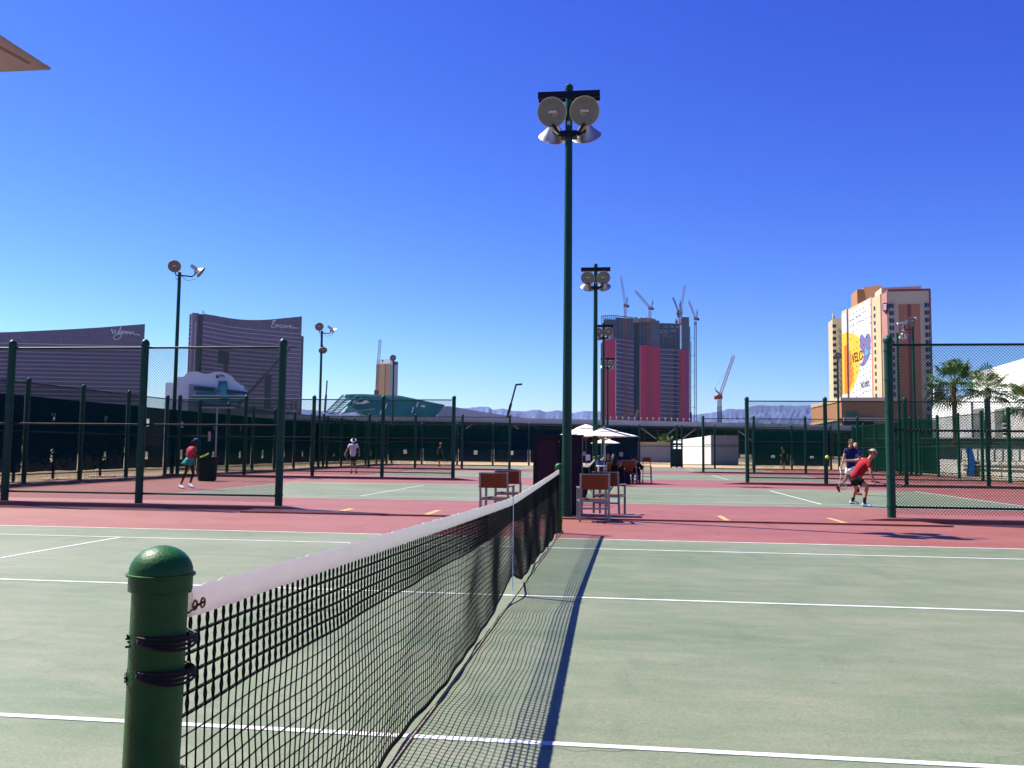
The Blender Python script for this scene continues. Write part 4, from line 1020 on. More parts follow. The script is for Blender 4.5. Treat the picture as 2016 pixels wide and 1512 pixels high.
block('drain_pipe', p2(1911, 141.5), p2(1913.5, 141.3), 0, av(1912, 790, 141).z, .5, mat('pipe_slate', '4A4C66', .6), t, into=Vector((0, 1, 0)))
t = far_root('apartment_block', 'tiny white block with a grid of windows between the hotel and the palm', 'building', av(1845, 800, 900))
block('wall', p2(1838, 900), p2(1856, 900), 0, av(1846, 763, 900).z, 20, M_WHITE, t, into=Vector((0, 1, 0)))
ws = MB().box((0, 0, 0), (2.2, .6, 1.6)).mesh('window', M_WIN)
for i in range(4):
    for j in range(6): link('window', ws, t, av(1841+i*4, 768+j*5, 899)-t.location)
t = far_root('retaining_wall', 'long grey green wall band behind the right side fence', 'wall', av(1900, 870, 90))
block('wall_band', p2(1700, 96), p2(2080, 80), 0, av(1880, 864.5, 90).z, 1, mat('wall_greygreen', '5E6F6C', .85, var=.06), t, into=Vector((0, 1, 0)))
block('coping', p2(1700, 95.9), p2(2080, 79.9), av(1880, 864.5, 90).z, av(1880, 862, 90).z, 1.2, M_CONC, t, into=Vector((0, 1, 0)))
t = far_root('low_white_wall', 'low white parapet wall with railings just outside the right side fence', 'wall', av(1930, 920, 60))
a, b = p2(1846, 64), p2(2080, 46)
block('wall_base', a, b, 0, av(1960, 907, 54).z, .5, M_WHITE, t, into=Vector((0, 1, 0)))
def wallpt(x, y, off=0):
    f = (x-1846)/(2080-1846.); d = 1/(1/64+f*(1/46-1/64)); q = av(x, y, d-off); return q
for i in range(9):
    x = 1892+i*16.5; MB().bar(wallpt(x, 910, .1), wallpt(x, 883, .1), .09).build('rail_post', M_FRAME, t, True)
for y in (884, 907, 915): MB().bar(wallpt(1888, y, .12), wallpt(2030, y+1.5, .12), .07).build('handrail', M_CONC if y > 900 else M_FRAME, t, True)
block('upper_panel', p2(1888, 66), p2(2080, 56), 0, av(1960, 884, 60).z, .3, M_WHITE, t, into=Vector((0, 1, 0)))
block('grey_wall_face', p2(1700, 72), p2(1890, 69), 0, av(1800, 880, 70).z, .4, mat('wall_face_grey', '8F9C9A', .9, var=.06), t, into=Vector((0, 1, 0)))  # wall face in its own plain grey
# curved blue stripe standing against the wall
mb = MB(); Lf = [(1900, 881), (1903, 893), (1905, 905), (1905, 915), (1902.5, 930), (1902.5, 941)]; Rg = [(1912.5, 881), (1917, 893), (1919.5, 905), (1919.5, 915), (1918, 930), (1915.5, 941)]
for i in range(5):
    for o_ in (.25, .17): mb.quad(wallpt(*Lf[i], o_), wallpt(*Rg[i], o_), wallpt(*Rg[i+1], o_), wallpt(*Lf[i+1], o_))
    mb.quad(wallpt(*Lf[i], .25), wallpt(*Lf[i], .17), wallpt(*Lf[i+1], .17), wallpt(*Lf[i+1], .25)); mb.quad(wallpt(*Rg[i], .17), wallpt(*Rg[i], .25), wallpt(*Rg[i+1], .25), wallpt(*Rg[i+1], .17))
tag(mb.build('wall_stripe', mat('stripe_blue', '1E63C8', .5)), 'curved bright blue stripe panel against the low white wall', 'wall panel')

# walls beyond the open part of the back fence
t = far_root('garden_wall', 'long grey blue wall with beige coping behind the sand and seated people', 'wall', av(1260, 890, 112))
M_GB = mat('wall_greyblue', 'A3A3B2', .9, var=.05, scale=.3)
block('wall_face', p2(1130, 112), p2(1325, 112), 0, av(1260, 874.5, 112).z, .5, M_GB, t, into=Vector((0, 1, 0))); block('coping', p2(1130, 111.8), p2(1325, 111.8), av(1260, 874.5, 112).z, av(1260, 870, 112).z, .8, M_SAND, t, into=Vector((0, 1, 0)))
t = far_root('white_shed', 'bright white wall rising to the right beside the green gate', 'wall', av(1370, 890, 98))
mb = MB(); A, B = av(1326, 867.5, 104), av(1399.5, 857.3, 96.5); A0, B0 = flat(A), flat(B); dr = Vector((.6, .5, 0)); dd_ = Vector((.3, 5, 0))
mb.quad(A0, B0, B, A).quad(A, B, B+dd_, A+dd_).quad(B0+dd_, A0+dd_, A+dd_, B+dd_).quad(B0, B0+dd_, B+dd_, B).quad(A0+dd_, A0, A, A+dd_); mb.build('lit_wall', M_WHITE, t, True)
block('grey_side', flat(B), p2(1452, 97.5), 0, av(1410, 857, 97).z, 4.5, M_GB, t, into=Vector((0, 1, 0)))

# gate
t = thing('gate', 'narrow green gate with solid lower panel in the back fence', 'gate', (av(1320.5, 900, 78.6).x, 77.2, 0))
gx = av(1341.5, 900, 78.6).x-t.location.x
for x in (0, gx): MB().tube([(x, 0, 0), (x, 0, 2.45 if x == 0 else 3.75)], .08, 10).build('gate_post', M_POSTF, t)
MB().box((gx/2, 0, .85), (gx-.1, .05, 1.6)).build('solid_panel', M_POSTF, t); MB().box((gx/2, 0, 1.85), (gx-.1, .06, .09)).build('rail', M_POSTF, t); MB().box((gx/2, 0, 2.38), (gx-.1, .05, .05)).build('rail', M_POSTF, t)
MB().box((gx/2, 0, 2.05), (gx-.1, .05, .2)).build('rail', M_POSTF, t)

# ------------------------------------------------------------------ mountains
M_MTN = mat('mountain_hazy', '6674A4', .95, var=.3, scale=.004)  # blue of the distant haze is put into the rock colour
def ridge(lab, prof, D0, rows, seed, x0, x1, kind_m):
    mb = MB(); xs = []; x = x0; ys = []
    while x <= x1: xs.append(x); x += 2.0
    nr = 16; g = {}
    for i, x in enumerate(xs):
        y = interp(prof, x); top = av(x, y, D0); Z = top.z
        for j in range(nr+1):
            f = j/nr; D_ = D0-1500*f**1.0
            q = av(x, y, D_); h = Z*(1-f)**1.25
            if 0 < j < nr: h *= .9+.10*noise.noise(Vector((x*.022+j*.22, j*.35, seed)))+.09*noise.noise(Vector((x*.05-j*.3, j*.5, seed+4)))+.05*noise.noise(Vector((x*.13+j*.5, j*.9, seed+7))); h = min(h, Z*(1-f*.9))
            if j == 0: h *= 1+.012*noise.noise(Vector((x*.12, 0, seed)))
            g[i, j] = len(mb.v); mb.v.append(Vector((q.x, q.y, max(h, -2))))
    for i in range(len(xs)-1):
        for j in range(nr): mb.f.append((g[i, j+1], g[i+1, j+1], g[i+1, j], g[i, j]))
    o = mb.build('mountain_ridge', kind_m); return tag(o, kind='structure')
PR1 = [(300, 814), (380, 815), (560, 812), (600, 806), (660, 812), (880, 806), (925, 803), (940, 801), (955, 800.5), (963, 801), (970, 807), (990, 804), (1010, 809), (1035, 810), (1050, 806.5), (1062, 807), (1075, 811), (1098, 807.5), (1130, 813), (1150, 809), (1180, 810), (1260, 818), (1360, 815)]
PR2 = [(1330, 820), (1380, 815), (1410, 811), (1425, 808), (1436, 804), (1448, 806), (1465, 805.5), (1480, 800), (1495, 797.5), (1515, 799), (1540, 798), (1565, 799), (1590, 798), (1640, 795), (1700, 797), (1780, 802), (1900, 806), (2100, 800)]
ridge('', PR1, 7200, 10, 2., 340, 1365, M_MTN); ridge('', PR2, 6600, 10, 9., 1325, 2080, M_MTN)

# ------------------------------------------------------------------ light poles
def dish_mesh():
    m = MB(); m.lathe([(.075, -.30), (.10, -.29), (.13, -.22), (.19, -.13), (.26, -.05), (.305, 0), (.312, .004), (.312, .016), (.30, .016)], 28); return m.mesh('bowl', M_ALU2, smooth=True)
def inner_mesh():
    m = MB(); m.lathe([(.297, .006), (.25, -.06), (.18, -.14), (.11, -.215), (.001, -.235)], 28); return m.mesh('reflector', M_REFL, smooth=True)
def lens_mesh():
    m = MB(); m.lathe([(.001, .012), (.2, .0115), (.30, .009)], 28); return m.mesh('lens', mat('lens_glass', 'C3CCD2', .1, var=.05, spec=.8, alpha=.3), smooth=True)
DISH, INNER, LENS = dish_mesh(), inner_mesh(), lens_mesh()
BULB = MB().tube([(-.075, 0, -.075), (-.07, 0, -.07), (.07, 0, -.07), (.075, 0, -.075)], .024, 10).mesh('bulb', M_BULB, smooth=True)
HOUS = MB().box((0, 0, -.42), (.15, .17, .26)).box((0, 0, -.565), (.11, .13, .04)).tube([(0, 0, -.31), (0, 0, -.28)], .07, 12).mesh('ballast_box', M_ALU2)
def flood(root, loc, dirv, roll=0.):
    d = Vector(dirv).normalized(); x = d.cross(Vector((0, 0, 1)))*-1; x.normalize(); y = d.cross(x)
    o = link('floodlight', DISH, root); o.matrix_local = Matrix.Translation(loc) @ Matrix((x, y, d)).transposed().to_4x4()
    for nm, me in (('reflector', INNER), ('lens', LENS), ('bulb', BULB), ('ballast_box', HOUS)): link(nm, me, o)
    return o
def pole_mesh(H, r0, r1):
    return MB().tube([(0, 0, 0), (0, 0, H*.5), (0, 0, H)], [r0, (r0+r1)/2, r1], 20).mesh('pole', M_POLE, smooth=True)
def centre_pole(lab, x, y, H, sc=1.):
    t = thing('light_pole', lab, 'light pole', (x, y, 0), 0, 'floodlight poles between the courts')
    link('pole', pole_mesh(H, .105*sc, .072*sc), t); MB().tube([(0, 0, 0), (0, 0, .03)], .2, 20).build('base_plate', M_POLE, t)
    z = H-.17
    for yy in (-.09, .09): MB().box((0, yy, z), (1.30, .035, .15)).build('crossbar', M_DARKALU, t)
    MB().tube([(0, 0, H-.03), (0, 0, H+.05), (0, 0, H+.09)], [.085, .085, .05], 12).build('photocell_cap', M_POLE, t)
    MB().box((0, -.10, z-.62), (.07, .05, .08)).build('junction_box', M_ALU2, t)
    zl = z-.42
    MB().box((0, 0, zl-.42), (.34, .22, .13)).build('yoke_block', M_DARKALU, t)
    for s in (-1, 1):
        MB().tube([(0, 0, zl-.40), (s*.22, -.03, zl-.36), (s*.335, -.12, zl-.22)], .032, 8).build('arm', M_DARKALU, t)
        MB().tube([(0, 0, zl-.40), (s*.22, .03, zl-.40), (s*.335, .14, zl-.28)], .032, 8).build('arm', M_DARKALU, t)
        flood(t, (s*.34, -.22, zl), (s*.10, -.90, -.52))
        flood(t, (s*.36, .42, zl-.30), (s*.16, .80, -.80))
    return t
centre_pole('tall green floodlight pole rising beside the dark cabinet, nearest to the camera', at(1116.5, 1000, 18)[0], 16.05, 9.0)
def ztop(px_, py_, X, Y):
    lo, hi = 0, 40
    for _ in range(40):
        m_ = (lo+hi)/2; q = Vector((X, Y, m_))-CAM; yy = 756-FPX*q.dot(UP)/q.dot(FW)
        if yy > py_: lo = m_
        else: hi = m_
    return lo
def xat(px_, Y):
    """X where the plan line y=Y meets image column px_ at eye height"""
    lo, hi = -80, 80
    for _ in range(50):
        m_ = (lo+hi)/2; q = Vector((m_, Y, 1.4))-CAM
        if 1008+FPX*q.dot(RT)/q.dot(FW) < px_: lo = m_
        else: hi = m_
    return lo
for lab, pxx, Y, pt in (('second floodlight pole, its lamps seen just right of the nearest pole', 1171.5, 36.6, 523), ('third floodlight pole with two round lamps before the left side of the magenta tower', 1187.5, 57.2, 637), ('smallest floodlight pole with round lamps low in front of the magenta tower', 1196, 77.9, 703)):
    X = xat(pxx, Y); centre_pole(lab, X, Y, ztop(0, pt, X, Y), 1.15)
def side_pole(lab, pxx, Y, pt, heads, extra=None, r=.1):
    X = xat(pxx, Y); H = ztop(0, pt, X, Y); t = thing('light_pole', lab, 'light pole', (X, Y, 0), 0, 'floodlight poles along the side fences')
    link('pole', pole_mesh(H, r, r*.8), t); MB().tube([(0, 0, 0), (0, 0, .03)], .2, 16).build('base_plate', M_POLE, t)
    for (off, d) in heads:
        o = Vector(off); fl = flood(t, Vector((o.x, o.y, H+o.z)), d); c = Vector((o.x, o.y, H+o.z))-Vector(d).normalized()*.33
        MB().tube([(0, 0, H-.15), (o.x*.6, o.y*.6, H-.2), c-Vector((0, 0, .28)), c], .035, 8).build('arm', M_DARKALU, t)
        MB().tube([(0, 0, H-.1), (o.x*.4, o.y*.4-.05, H-.42), (o.x*.8, o.y*.8, H-.3)], .012, 5).build('cable', M_DARKALU, t)
    if extra: flood(t, Vector(extra[0]), extra[1])
    return t
LHEADS = [((-.12, -.30, .24), (.42, -.78, -.42)), ((.98, .25, .02), (.82, .30, -.62))]
side_pole('two lamp pole behind the left chain link fence, left of the concave hotel', 340, 38.5, 536, LHEADS)
side_pole('floodlight pole with two lamps and a small box halfway, right of the concave hotel', 627.5, 58.5, 651, [((-.1, -.3, .25), (.45, -.78, -.4)), ((.85, .25, .0), (.82, .3, -.6))], ((.15, -.1, ztop(0, 690, xat(628, 58.5), 58.5)), (.3, -.5, -.6)))
side_pole('floodlight pole with one lamp in front of the gold tower', 771.5, 78.6, 711, [((.0, -.3, .28), (.45, -.85, -.3))])
side_pole('pole with two white lamps in front of the orange panel of the hotel', 1803, 56.5, 643, [((-.1, -.2, .3), (-.62, -.62, -.5)), ((-.75, .1, .05), (-.8, .35, -.62))])
side_pole('green pole with a low white lamp between the end fence post and the hotel pole', 1772, 60.8, 655, [((.45, .1, -.25), (.3, .75, -.7))])
side_pole('floodlight pole with one dark lamp in front of the advert wall', 1652, 75.2, 707, [((.0, -.3, .25), (-.45, -.85, -.3))])

# ------------------------------------------------------------------ cabinet
cx0, cx1 = xat(1050, 16.55), xat(1146.5, 16.55); CW = cx1-cx0
t = thing('storage_cabinet', 'tall dark plum wooden cabinet standing behind the nearest light pole', 'cabinet', ((cx0+cx1)/2, 16.75, 0))
Hc = ztop(0, 858, (cx0+cx1)/2, 16.5); sp = CW*.56
MB().box((-CW/2+sp/2, 0, Hc/2), (sp-.01, .5, Hc)).build('left_cabinet_body', M_CAB, t)
MB().box((-CW/2+sp+(CW-sp)/2, 0, Hc/2-.005), (CW-sp-.01, .48, Hc-.01)).build('right_cabinet_body', mat('cabinet_plum', '24122B', .5, var=.15), t)
# arched raised door panel
ax, aw, az0, az1 = -CW/2+sp/2+.01, sp-.18, .72, Hc-.1
pp = [(ax-aw/2, az0), (ax+aw/2, az0), (ax+aw/2, az1-.12), (ax+aw/2-.06, az1-.03), (ax+aw/4, az1), (ax-aw/4, az1), (ax-aw/2+.06, az1-.03), (ax-aw/2, az1-.12)]
mb = MB(); F = [Vector((x, -.262, z)) for x, z in pp]; B = [Vector((x, -.25, z)) for x, z in pp]; mb.poly(F)
for i in range(8): mb.quad(F[i], B[i], B[(i+1) % 8], F[(i+1) % 8])
mb.build('door_panel', M_CABP, t); MB().box((ax, -.258, .36), (aw, .015, .5)).build('door_panel', M_CAB, t)
MB().box((-CW/2+sp+(CW-sp)/2, -.245, Hc/2+.1), (CW-sp-.14, .015, Hc-.5)).build('door_panel', mat('cabinet_plum2', '2C1733', .5, var=.15), t)
MB().box((0, 0, Hc+.012), (CW+.04, .54, .03)).build('top_board', M_CAB, t); MB().ball((ax+aw/2+.05, -.27, Hc-.12), .018, 8).build('door_knob', M_ALU, t)

# ------------------------------------------------------------------ chairs
def chair(lab, x, y, rz, split=False, sc=1., group='teak and aluminium armchairs'):
    t = thing('armchair', lab, 'chair', (x, y, 0), rz, group); t.scale = (sc,)*3
    W_, D_, SH, BH = .56, .5, .43, .93; r = .042
    for s in (-1, 1):
        MB().bar((s*W_/2, -D_/2, 0), (s*W_/2*.98, -D_/2-.02, SH), r, r, up=(0, 1, 0)).bar((s*W_/2*.98, -D_/2-.02, SH), (s*W_/2*.98, -D_/2-.10, BH), r*.85, r, up=(0, 1, 0)).build('rear_leg', M_ALU, t)
        MB().bar((s*W_/2, D_/2, 0), (s*W_/2, D_/2, .64), r, r, up=(0, 1, 0)).build('front_leg', M_ALU, t)
        MB().box((s*W_/2, .0-.02, .655), (.055, D_+.16, .022)).build('armrest', M_ALU, t); MB().box((s*W_/2, 0, SH-.03), (.03, D_-r, .035)).build('side_rail', M_ALU, t)
    for y_ in (-D_/2, D_/2): MB().box((0, y_, SH-.03), (W_-r, .03, .035)).build('seat_rail', M_ALU, t)
    MB().box((0, -D_/2, .26), (W_-r, .028, .035)).build('stretcher', M_ALU, t)
    sl = MB().box((0, 0, 0), (W_-r-.01, .052, .016)).mesh('slat', M_WOOD); sl2 = MB().box((0, 0, 0), (W_-r-.012, .014, .0455)).mesh('slat', M_WOOD)
    for i in range(8): link('slat', sl, t, (0, -D_/2+.045+i*.058, SH))
    for i in range(6):
        z = SH+.20+i*.0475+.02; o = link('slat', sl2, t, (0, -D_/2-.02-.08*(z-SH)/(BH-SH)-.004, z)); o.rotation_euler = (rad(9), 0, 0)
    MB().box((0, -D_/2-.095, BH-.008), (W_-r, .02, .018)).build('back_rail', M_ALU, t)
    if split: MB().bar((0, -D_/2-.058, SH+.2), (0, -D_/2-.105, BH-.02), .02, .016, up=(0, 1, 0)).build('back_strap', M_ALU, t)
    return t
g = onz(1171, 1027)
chair('teak backed armchair directly right of the dark cabinet, nearest of the right pair', xat(1168, 15.45), 15.45, rad(8)); 
chair('teak armchair with a split backrest behind the nearest right armchair', xat(1200, 17.3), 17.35, rad(-14), True)
chair('teak armchair left of the cabinet, nearest of the left pair, partly behind the net', xat(979, 15.4), 15.45, rad(-4))
chair('teak armchair with a split backrest behind the left armchair', xat(1001, 17.6), 17.6, rad(6), True)
Yg = 36.0
chair('teak armchair under the person with the long dark hair', xat(1205, 33), 33.6, rad(10)); chair('teak armchair holding the red bag and the person in jeans', xat(1240, 35.5), 35.6, rad(-6), sc=1.08)
chair('teak armchair behind the person in jeans, far side of the table', xat(1244, 40), 40.6, rad(180)); chair('teak armchair behind the red cap, far side of the table', xat(1213, 41), 41.2, rad(170))
# tall chair
t = thing('tall_chair', 'tall narrow wooden chair with a small backrest right of the seated people', 'chair', (xat(1274, 36), 36.2, 0), rad(-5))
for s in (-1, 1):
    MB().bar((s*.17, -.16, 0), (s*.15, -.18, 1.12), .03, .03, up=(0, 1, 0)).build('leg', M_WOOD, t); MB().bar((s*.2, .2, 0), (s*.17, .17, .76), .03, .03, up=(0, 1, 0)).build('leg', M_WOOD, t)
    MB().bar((s*.185, -.16, .3), (s*.2, .2, .3), .022).build('rung', M_WOOD, t)
MB().box((0, 0, .75), (.38, .36, .035)).build('seat', M_WOOD, t); MB().box((0, -.19, 1.04), (.34, .02, .17)).build('backrest', M_WOOD, t); MB().bar((-.17, -.16, .3), (.17, -.16, .3), .022).build('rung', M_WOOD, t)
MB().bar((-.2, .2, .42), (.2, .2, .42), .022).build('rung', M_WOOD, t)

# ------------------------------------------------------------------ parasols
def parasol(lab, x, y, rim, apex, half, mc, mp, rz=0, tiers=True, name='market_umbrella', group='cream umbrellas over the seating', valance=.0, base=True):
    t = thing(name, lab, 'umbrella', (x, y, 0), rz, group)
    MB().tube([(0, 0, 0), (0, 0, apex+.05)], .024, 12).build('pole', mp, t)
    n = 8; cor = []
    for i in range(n):
        a = 2*math.pi*i/n+math.pi/4; r = half*math.sqrt(2) if i % 2 == 0 else half*.985
        cor.append((r*math.cos(a), r*math.sin(a)))
    def canopy(nm, zr, za, k, inner):
        mb = MB(); R = 8; g = {}
        for i in range(n*4):
            a, b = cor[(i//4) % n], cor[(i//4+1) % n]; f = (i % 4)/4; ex, ey = a[0]*(1-f)+b[0]*f, a[1]*(1-f)+b[1]*f
            for j in range(R+1):
                u = inner+(1-inner)*j/R; z = za-(za-zr)*(u**1.15) - .02*math.sin(math.pi*f)*u*(1 if k else .6)
                if j == R: z += .012*math.sin(math.pi*f)
                g[i, j] = len(mb.v); mb.v.append(Vector((ex*u*k, ey*u*k, z)))
        for i in range(n*4):
            for j in range(R): mb.f.append((g[i, j], g[i, j+1], g[(i+1) % (n*4), j+1], g[(i+1) % (n*4), j]))
        o = mb.build(nm, mc, t, smooth=True); s = o.modifiers.new('cloth', 'SOLIDIFY'); s.thickness = .006; return o
    canopy('canopy', rim, apex-.06, 1., .12)
    if tiers: canopy('vent_flap', rim+(apex-rim)*.60, apex, .42, .0); MB().ball((0, 0, apex+.05), .035, 8).build('finial', mp, t)
    for i in range(n):
        ex, ey = cor[i]; rw = .007 if name == 'large_parasol' else .022
        MB().bar((ex*.06, ey*.06, apex-.10), (ex*.97, ey*.97, rim-(.004 if rw < .01 else .025)), rw, rw*1.2).build('rib', mc if rw < .01 else mp, t)
        MB().bar((0, 0, rim-.18), (ex*.5, ey*.5, rim+(apex-rim)*.42-.06), .018, .022).build('strut', mp, t)
    MB().tube([(0, 0, rim-.24), (0, 0, rim-.12)], .045, 10).build('runner_hub', mp, t)
    if base: MB().tube([(0, 0, 0), (0, 0, .09), (0, 0, .1), (0, 0, .28)], [.3, .28, .05, .04], 16).build('base_weight', M_CAB, t)
    return t
M_POLEW = mat('umbrella_wood', '8A5230', .5, var=.1)
X = xat(1154, 39.5); parasol('cream market umbrella with brown wooden pole, nearest to the light poles', X, 39.5, ztop(0, 857, X, 39.5), ztop(0, 835, X, 39.5), 1.06, M_UMB, M_POLEW, rad(20))
X = xat(1189, 36); parasol('wide cream market umbrella reaching furthest right over the seated people', X, 36.6, ztop(0, 859, X, 36.6), ztop(0, 842, X, 36.6), 1.12, M_UMB, M_ALU2, rad(28))
X = xat(1191, 57.5); parasol('small far cream umbrella seen below the two near ones', X, 58.8, ztop(0, 872.5, X, 58.8), ztop(0, 862, X, 58.8), .95, M_UMB, M_ALU2, rad(5))
# big tan parasol, top left, its corner reaching into the frame
PZ = 2.42; c = onz(101, 134, PZ); e1 = Vector((.02, -.9998, 0)).normalized(); h_ = 1.25; ctr = c+e1*h_+Vector((-.9998, -.02, 0))*h_
t = parasol('large tan parasol whose corner enters at the top left of the frame', ctr.x, ctr.y, PZ, PZ+.62, h_, M_TAN, M_POLEW, math.atan2(e1.y, e1.x)+math.pi/2, name='large_parasol', group=None)
q = t.matrix_basis.inverted() @ c
MB().tube([c-ctr.xyz*Vector((1, 1, 0))*1+Vector((0, 0, 0)), c-Vector((ctr.x, ctr.y, 0))+Vector((-.07, -.07, -.01))], .014, 8) 
MB().ball(Vector((h_*.992, h_*.992, PZ-.002)), (.010, .010, .008), 8).build('corner_tip', M_TAN, t)

# ------------------------------------------------------------------ palms and shrubs
M_TRUNK = mat('palm_trunk', '7A5240', .9, var=.3, scale=6, bump=.6, bscale=14)
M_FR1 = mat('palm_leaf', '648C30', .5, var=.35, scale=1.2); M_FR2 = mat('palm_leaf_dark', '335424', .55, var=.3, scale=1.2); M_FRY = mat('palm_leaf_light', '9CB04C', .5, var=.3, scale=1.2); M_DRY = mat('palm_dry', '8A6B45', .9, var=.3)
def palm(lab, x, y, H, R, n, seed, lean=(0, 0), group='fan palms behind the right side fence'):
    rnd = random.Random(seed); t = thing('palm_tree', lab, 'palm tree', (x, y, 0), 0, group)
    pts = []; rs = []
    for i in range(16):
        f = i/15; pts.append((lean[0]*f*f, lean[1]*f*f, H*f)); rs.append((.24-.07*f)*(1+.08*(i % 2))*(1.25 if f > .93 else 1))
    MB().tube(pts, rs, 12).build('trunk', M_TRUNK, t, smooth=False)
    top = Vector(pts[-1]); sk = MB()
    for i in range(60):
        a = rnd.uniform(0, 6.28); l = rnd.uniform(.35, .9); b_ = top+Vector((.17*math.cos(a), .17*math.sin(a), -rnd.uniform(0, .3)))
        tip = b_+Vector((.22*math.cos(a), .22*math.sin(a), -l)); sd = Vector((-math.sin(a), math.cos(a), 0))*.05
        sk.poly([b_-sd, b_+sd, tip])
    tag(sk.build('dry_skirt', M_DRY, t), kind='stuff')
    for i in range(n):
        el = rad(rnd.choice([72, 50, 38, 22, 8, -6, -22, -42])+rnd.uniform(-8, 8)); a = i*2.39996+rnd.uniform(-.2, .2)
        stem = R*rnd.uniform(.45, .78); d = Vector((math.cos(a)*math.cos(el), math.sin(a)*math.cos(el), math.sin(el)))
        p1 = top+Vector((0, 0, .1))+d*stem; p1.z -= .1*stem; m = MB(); m.tube([top+Vector((0, 0, .05)), top+d*stem*.5+Vector((0, 0, .04)), p1], [.022, .016, .011], 4)
        # fan of pointed leaflets
        side_ = d.cross(Vector((0, 0, 1))).normalized(); upv = side_.cross(d); fr = R*rnd.uniform(.5, .72); nl = 18
        for k in range(nl):
            th = rad(-115+230*k/(nl-1)); v = d*math.cos(th)+side_*math.sin(th); v = (v+upv*.12*math.cos(th)).normalized(); L = fr*(.75+.25*math.cos(th))*rnd.uniform(.88, 1.05)
            wv = v.cross(upv).normalized()*L*.055; fold = upv*L*.03; p_m = p1+v*L*.55; tip = p1+v*L-Vector((0, 0, L*(.2+.38*rnd.random())))
            wv = wv*.8; m.poly([p1, p_m-wv+fold, p_m]); m.poly([p1, p_m, p_m+wv+fold]); m.poly([p_m-wv+fold, tip, p_m]); m.poly([p_m, tip, p_m+wv+fold])
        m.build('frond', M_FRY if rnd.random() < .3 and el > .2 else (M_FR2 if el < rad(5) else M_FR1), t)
    return t
D = 78.; q = at(1879, 760, D); palm('tallest full fan palm, left one of the pair by the white halls', q.x, q.y, at(1879, 757, D).z, 2.25, 44, 3, (-.1, 0))
D = 74.; q = at(1944, 780, D); palm('thinner fan palm in front of the lettered white hall, right one of the pair', q.x, q.y, at(1943, 766, D).z, 1.9, 32, 11, (.1, .2))
D = 66.; q = at(2023, 800, D); palm('fan palm cut off by the right edge of the frame', q.x, q.y, at(2021, 790, D).z, 1.8, 32, 23)
for lab, px_, py_, D_, R_ in (('small bushy palm right of the umbrellas, before the dark deck', 1242, 869, 120, 1.3), ('small pale palm above the garden wall, left of the gate', 1311, 868, 118, 1.25)):
    q = at(px_, py_, D_); palm(lab, q.x, q.y, q.z-.3, R_, 22, int(px_), group='small palms beyond the garden wall')
def leafball(lab, px_, py_, D_, R, n, seed, m):
    rnd = random.Random(seed); q = at(px_, py_, D_); t = thing('shrub', lab, 'shrub', (q.x, q.y, 0), 0, 'shrubs outside the left fence')
    z = min(q.z, 1.5); MB().tube([(0, 0, 0), (0, 0, z)], [.06, .03], 6).build('stem', M_TRUNK, t); mb = MB()
    for i in range(n):
        v = Vector((rnd.gauss(0, 1), rnd.gauss(0, 1), rnd.gauss(0, .7))).normalized()*R*rnd.uniform(.45, 1)+Vector((0, 0, z)); a = Vector((rnd.gauss(0, 1), rnd.gauss(0, 1), rnd.gauss(0, 1))).normalized()*.14; b_ = a.orthogonal().normalized()*.06
        mb.poly([v-a, v+b_, v+a, v-b_])
    tag(mb.build('foliage', m, t), kind='stuff'); return t
for i, (px_, py_, D_, R_) in enumerate(((110, 815, 36, 1.2), (200, 860, 40, 1.3), (30, 870, 33, 1.1))):
    leafball(['round shrub behind the left windscreen near the upper cut out window', 'wide low shrub seen through the left windscreen', 'shrub behind the left windscreen near the frame edge'][i], px_, py_, D_, R_, 500, i, M_FR2)

